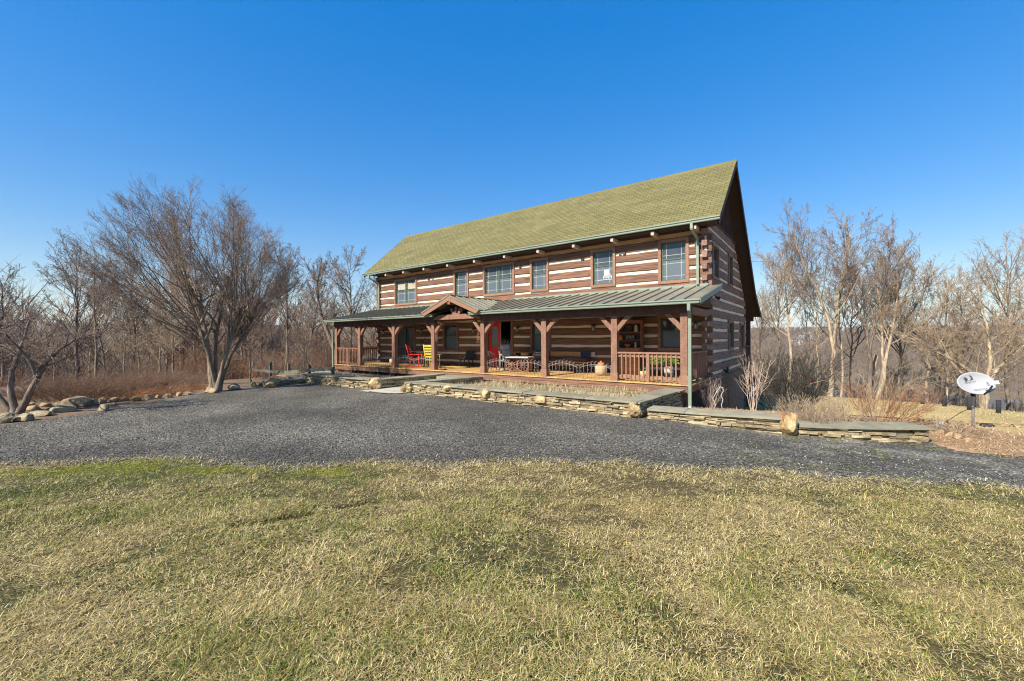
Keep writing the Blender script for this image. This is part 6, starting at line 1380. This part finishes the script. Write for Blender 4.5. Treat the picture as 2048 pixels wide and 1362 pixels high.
t = thing('wire_ornament', 'bent white wire loop ornament standing in front of the basement wall', 'ornament', (-2.45, 13.2, hz(-2.45, 13.2) - .05)); b = MB(); b.tube([(-.12, 0, 0), (-.10, 0, .22), (-.17, 0, .36), (-.10, 0, .5), (-.03, 0, .62), (.02, 0, .72), (.10, 0, .70), (.11, 0, .60), (.05, 0, .48), (.10, 0, .36), (.06, 0, .2), (.10, 0, 0)], .011, 6); b.build('wire', M['white'], t)
c_ = MB(); pts = [at_ground(x, y) for x, y in ((1700, 833), (1760, 838), (1820, 842), (1880, 845), (1940, 848), (2000, 851), (2060, 853))]; c_.tube([(p[0], p[1], p[2] + .05) for p in pts], .014, 5); tag(c_.build('garden_hose', M['black']), 'thin black hose lying along the edge of the mulch by the lawn', 'hose')
# border stones
GB = 'stones edging the beds'
def stones(lst, lab, m='rock'):
    for i, (px, py, w_, h_) in enumerate(lst):
        p = at_ground(px, py); d_ = (AX @ (p - CAM))[2]; w_, h_ = w_ * 1.35, h_ * 1.5; boulder((p[0], p[1], p[2] + h_ / FPX * d_ * .28), (w_ / FPX * d_ / 2, w_ / FPX * d_ / 2 * .8, h_ / FPX * d_ / 2 * 1.1), 200 + i + int(px), lab, m, GB, 'stone', rnd.uniform(0, 3))
stones([(60, 812, 14, 7), (92, 813, 16, 8), (118, 812, 12, 7), (140, 813, 14, 8), (188, 809, 16, 10), (206, 806, 14, 9), (228, 804, 14, 9), (248, 802, 12, 7), (272, 802, 14, 8), (296, 799, 13, 8), (316, 797, 12, 7), (338, 795, 13, 7), (358, 792, 11, 7), (376, 790, 12, 7)], 'small tan stone in the edging of the left border')
stones([(468, 779, 24, 9), (508, 775, 12, 9), (524, 772, 20, 8), (422, 786, 18, 10)], 'tan stone between the big tree and the left wall')
stones([(1880, 868, 14, 9), (1900, 872, 12, 8), (1915, 878, 14, 9), (1935, 884, 12, 7)], 'ochre stone at the corner of the gravel below the mulch')
stones([(1838, 845, 14, 9), (1855, 847, 12, 8), (1905, 849, 15, 9), (1925, 850, 12, 8), (1938, 851, 14, 9), (1812, 844, 12, 8), (2010, 853, 14, 7), (2035, 855, 12, 6)], 'rough stone in the mulch row behind the satellite dish')
for px, py, w_, h_, m, lab in ((158, 812, 62, 26, 'rock', 'large tan boulder at the edge of the gravel on the left'), (205, 822, 26, 14, 'rockgrey', 'small grey boulder right of the large tan one'), (118, 824, 60, 16, 'rockgrey', 'flat grey boulder left of the large tan one'), (78, 832, 44, 15, 'rockgrey', 'grey boulder in the shade of the gnarled tree'),
                              (48, 842, 40, 18, 'rockgrey', 'mossy grey boulder near the left edge'), (8, 846, 36, 24, 'rockgrey', 'dark grey boulder cut by the left edge'), (62, 822, 34, 12, 'rock', 'flat tan rock under the gnarled tree'), (332, 772, 16, 9, 'rockgrey', 'pale rock among the red brown shrubs'), (345, 777, 14, 7, 'rockgrey', 'second pale rock among the red brown shrubs')):
    p = at_ground(px, py); d_ = (AX @ (p - CAM))[2]; boulder((p[0], p[1], p[2] + h_ / FPX * d_ * .30), (w_ / FPX * d_ / 2, w_ / FPX * d_ / 2 * .75, h_ / FPX * d_ / 2 * 1.25), 300 + px, lab, m, None, 'boulder', YAW)
b = MB()
tag(_loc(MB().prism([(-.9, -.35), (.95, -.42), (1.0, .35), (-.85, .4)], 'z', -.12, .06, .5).build('stone_step', M['coping']), (-12.0, 12.35, -.22), R_(2)), 'pale flagstone step at the end of the entrance path', 'step')
# ------------------------------------------------------------------ fences
fp = [(665, 19.6), (618, 21.2), (577, 22.8), (540, 24.2), (506, 25.6)]; fpt = [Vector(gpt(px, d)) for px, d in fp]
t = thing('rail_fence', 'weathered low rail fence running left from the porch corner', 'fence', tuple(fpt[0]))
for p in fpt: b = MB(); q = p - fpt[0]; b.box((q.x, q.y, .28), (.12, .12, .80)); b.build('fence_post', M['fence'], t)
for p, q in zip(fpt[:-1], fpt[1:]):
    for z in (.60,): b = MB(); b.bar(p - fpt[0] + Vector((0, -.08, z)), q - fpt[0] + Vector((0, -.08, z)), .035, .16); b.build('rail', M['fence'], t)
for i, (px, py, h_) in enumerate(((1805, 802, 13), (1845, 807, 15), (1889, 812, 19), (1939, 819, 26), (1997, 826, 27), (2060, 834, 30), (1770, 799, 12))):
    p = at_ground(px, py + 1); d_ = (AX @ (p - CAM))[2]; H = max(.55, h_ / FPX * d_); b = MB(); b.tube([(0, 0, -.2), (0, 0, H)], .085, 8); tag(_loc(b.build('fence_post', M['blackpost']), tuple(p)), 'black creosoted fence post along the far edge of the lawn', 'fence post', 'black posts along the lawn edge')
# ------------------------------------------------------------------ far houses and cars in the valley
def far_house(px, py, w_, rz, label, group, dmin=0):
    p = at_ground(px, py); t = thing('distant_house', label, 'house', (p[0], p[1], p[2] - .5), rz, group); b = MB(); b.box((0, 0, 3.2), (w_, 8, 6.4)); b.build('wall', M['farwhite'], t); b = MB(); b.prism([(-4.5, 6.3), (4.5, 6.3), (0, 9.2)], 'x', -w_ / 2 - .4, w_ / 2 + .4); b.build('roof', M['farroof'], t)
    wn = MB()
    for k in (-.3, 0, .3):
        for z in (2.0, 4.8): wn.box((k * w_, -4.02, z), (1.1, .1, 1.5))
    wn.build('window', M['glass'], t)
hr = random.Random(8)
for px, py in ((652, 690), (661, 684), (668, 692), (676, 686), (684, 691), (692, 685), (699, 690), (707, 687), (728, 689), (739, 684)): far_house(px, py, hr.uniform(10, 18), hr.uniform(-.6, .6) + YAW, 'small white house of the distant town seen through the porch', 'houses of the distant town')
far_house(1614, 678, 16, YAW, 'white house standing alone on the wooded hill right of the house', None); far_house(1594, 690, 14, YAW + .3, 'grey roofed house among trees on the hill near the gable', None); far_house(1760, 672, 15, YAW - .2, 'pale house on the hilltop behind the leaning trunk', None)
def car(px, py, rz, m, label):
    p = at_ground(px, py); t = thing('parked_car', label, 'car', tuple(p), rz, 'cars parked in the valley'); b = MB(); b.prism([(-2.2, .35), (2.2, .35), (2.2, .85), (1.3, .95), (-1.9, .98), (-2.2, .9)], 'y', -.85, .85); b.build('body', M[m], t); b = MB(); b.prism([(-1.6, .98), (.95, .96), (.35, 1.45), (-1.2, 1.48)], 'y', -.75, .75); b.build('cabin', M['glass'], t)
    for x in (-1.35, 1.35):
        for y in (-.80, .80): w_ = MB(); w_.tube([(x, y - .1, .32), (x, y + .1, .32)], .32, 12); w_.build('wheel', M['black'], t)
car(1628, 762, YAW, 'redchair', 'red car parked in the valley left of the white one'); car(1638, 761, YAW + .2, 'farwhite', 'white car parked in the valley between two red ones'); car(1648, 761, YAW, 'redchair', 'red car parked in the valley right of the white one')

# ------------------------------------------------------------------ air: even haze round the whole place
hm = bpy.data.materials.new('haze'); hm.use_nodes = True; hN = hm.node_tree.nodes; hN.clear()
ho = hN.new('ShaderNodeOutputMaterial'); hv = hN.new('ShaderNodeVolumePrincipled'); hv.inputs['Color'].default_value = (.80, .87, .96, 1); hv.inputs['Density'].default_value = 0.000095; hv.inputs['Anisotropy'].default_value = 0.0
hm.node_tree.links.new(hv.outputs[0], ho.inputs['Volume'])
mb = MB(); mb.span((-9300, -9300, -70), (9300, 9300, 190)); o = mb.build('haze', hm); tag(o, kind='stuff')
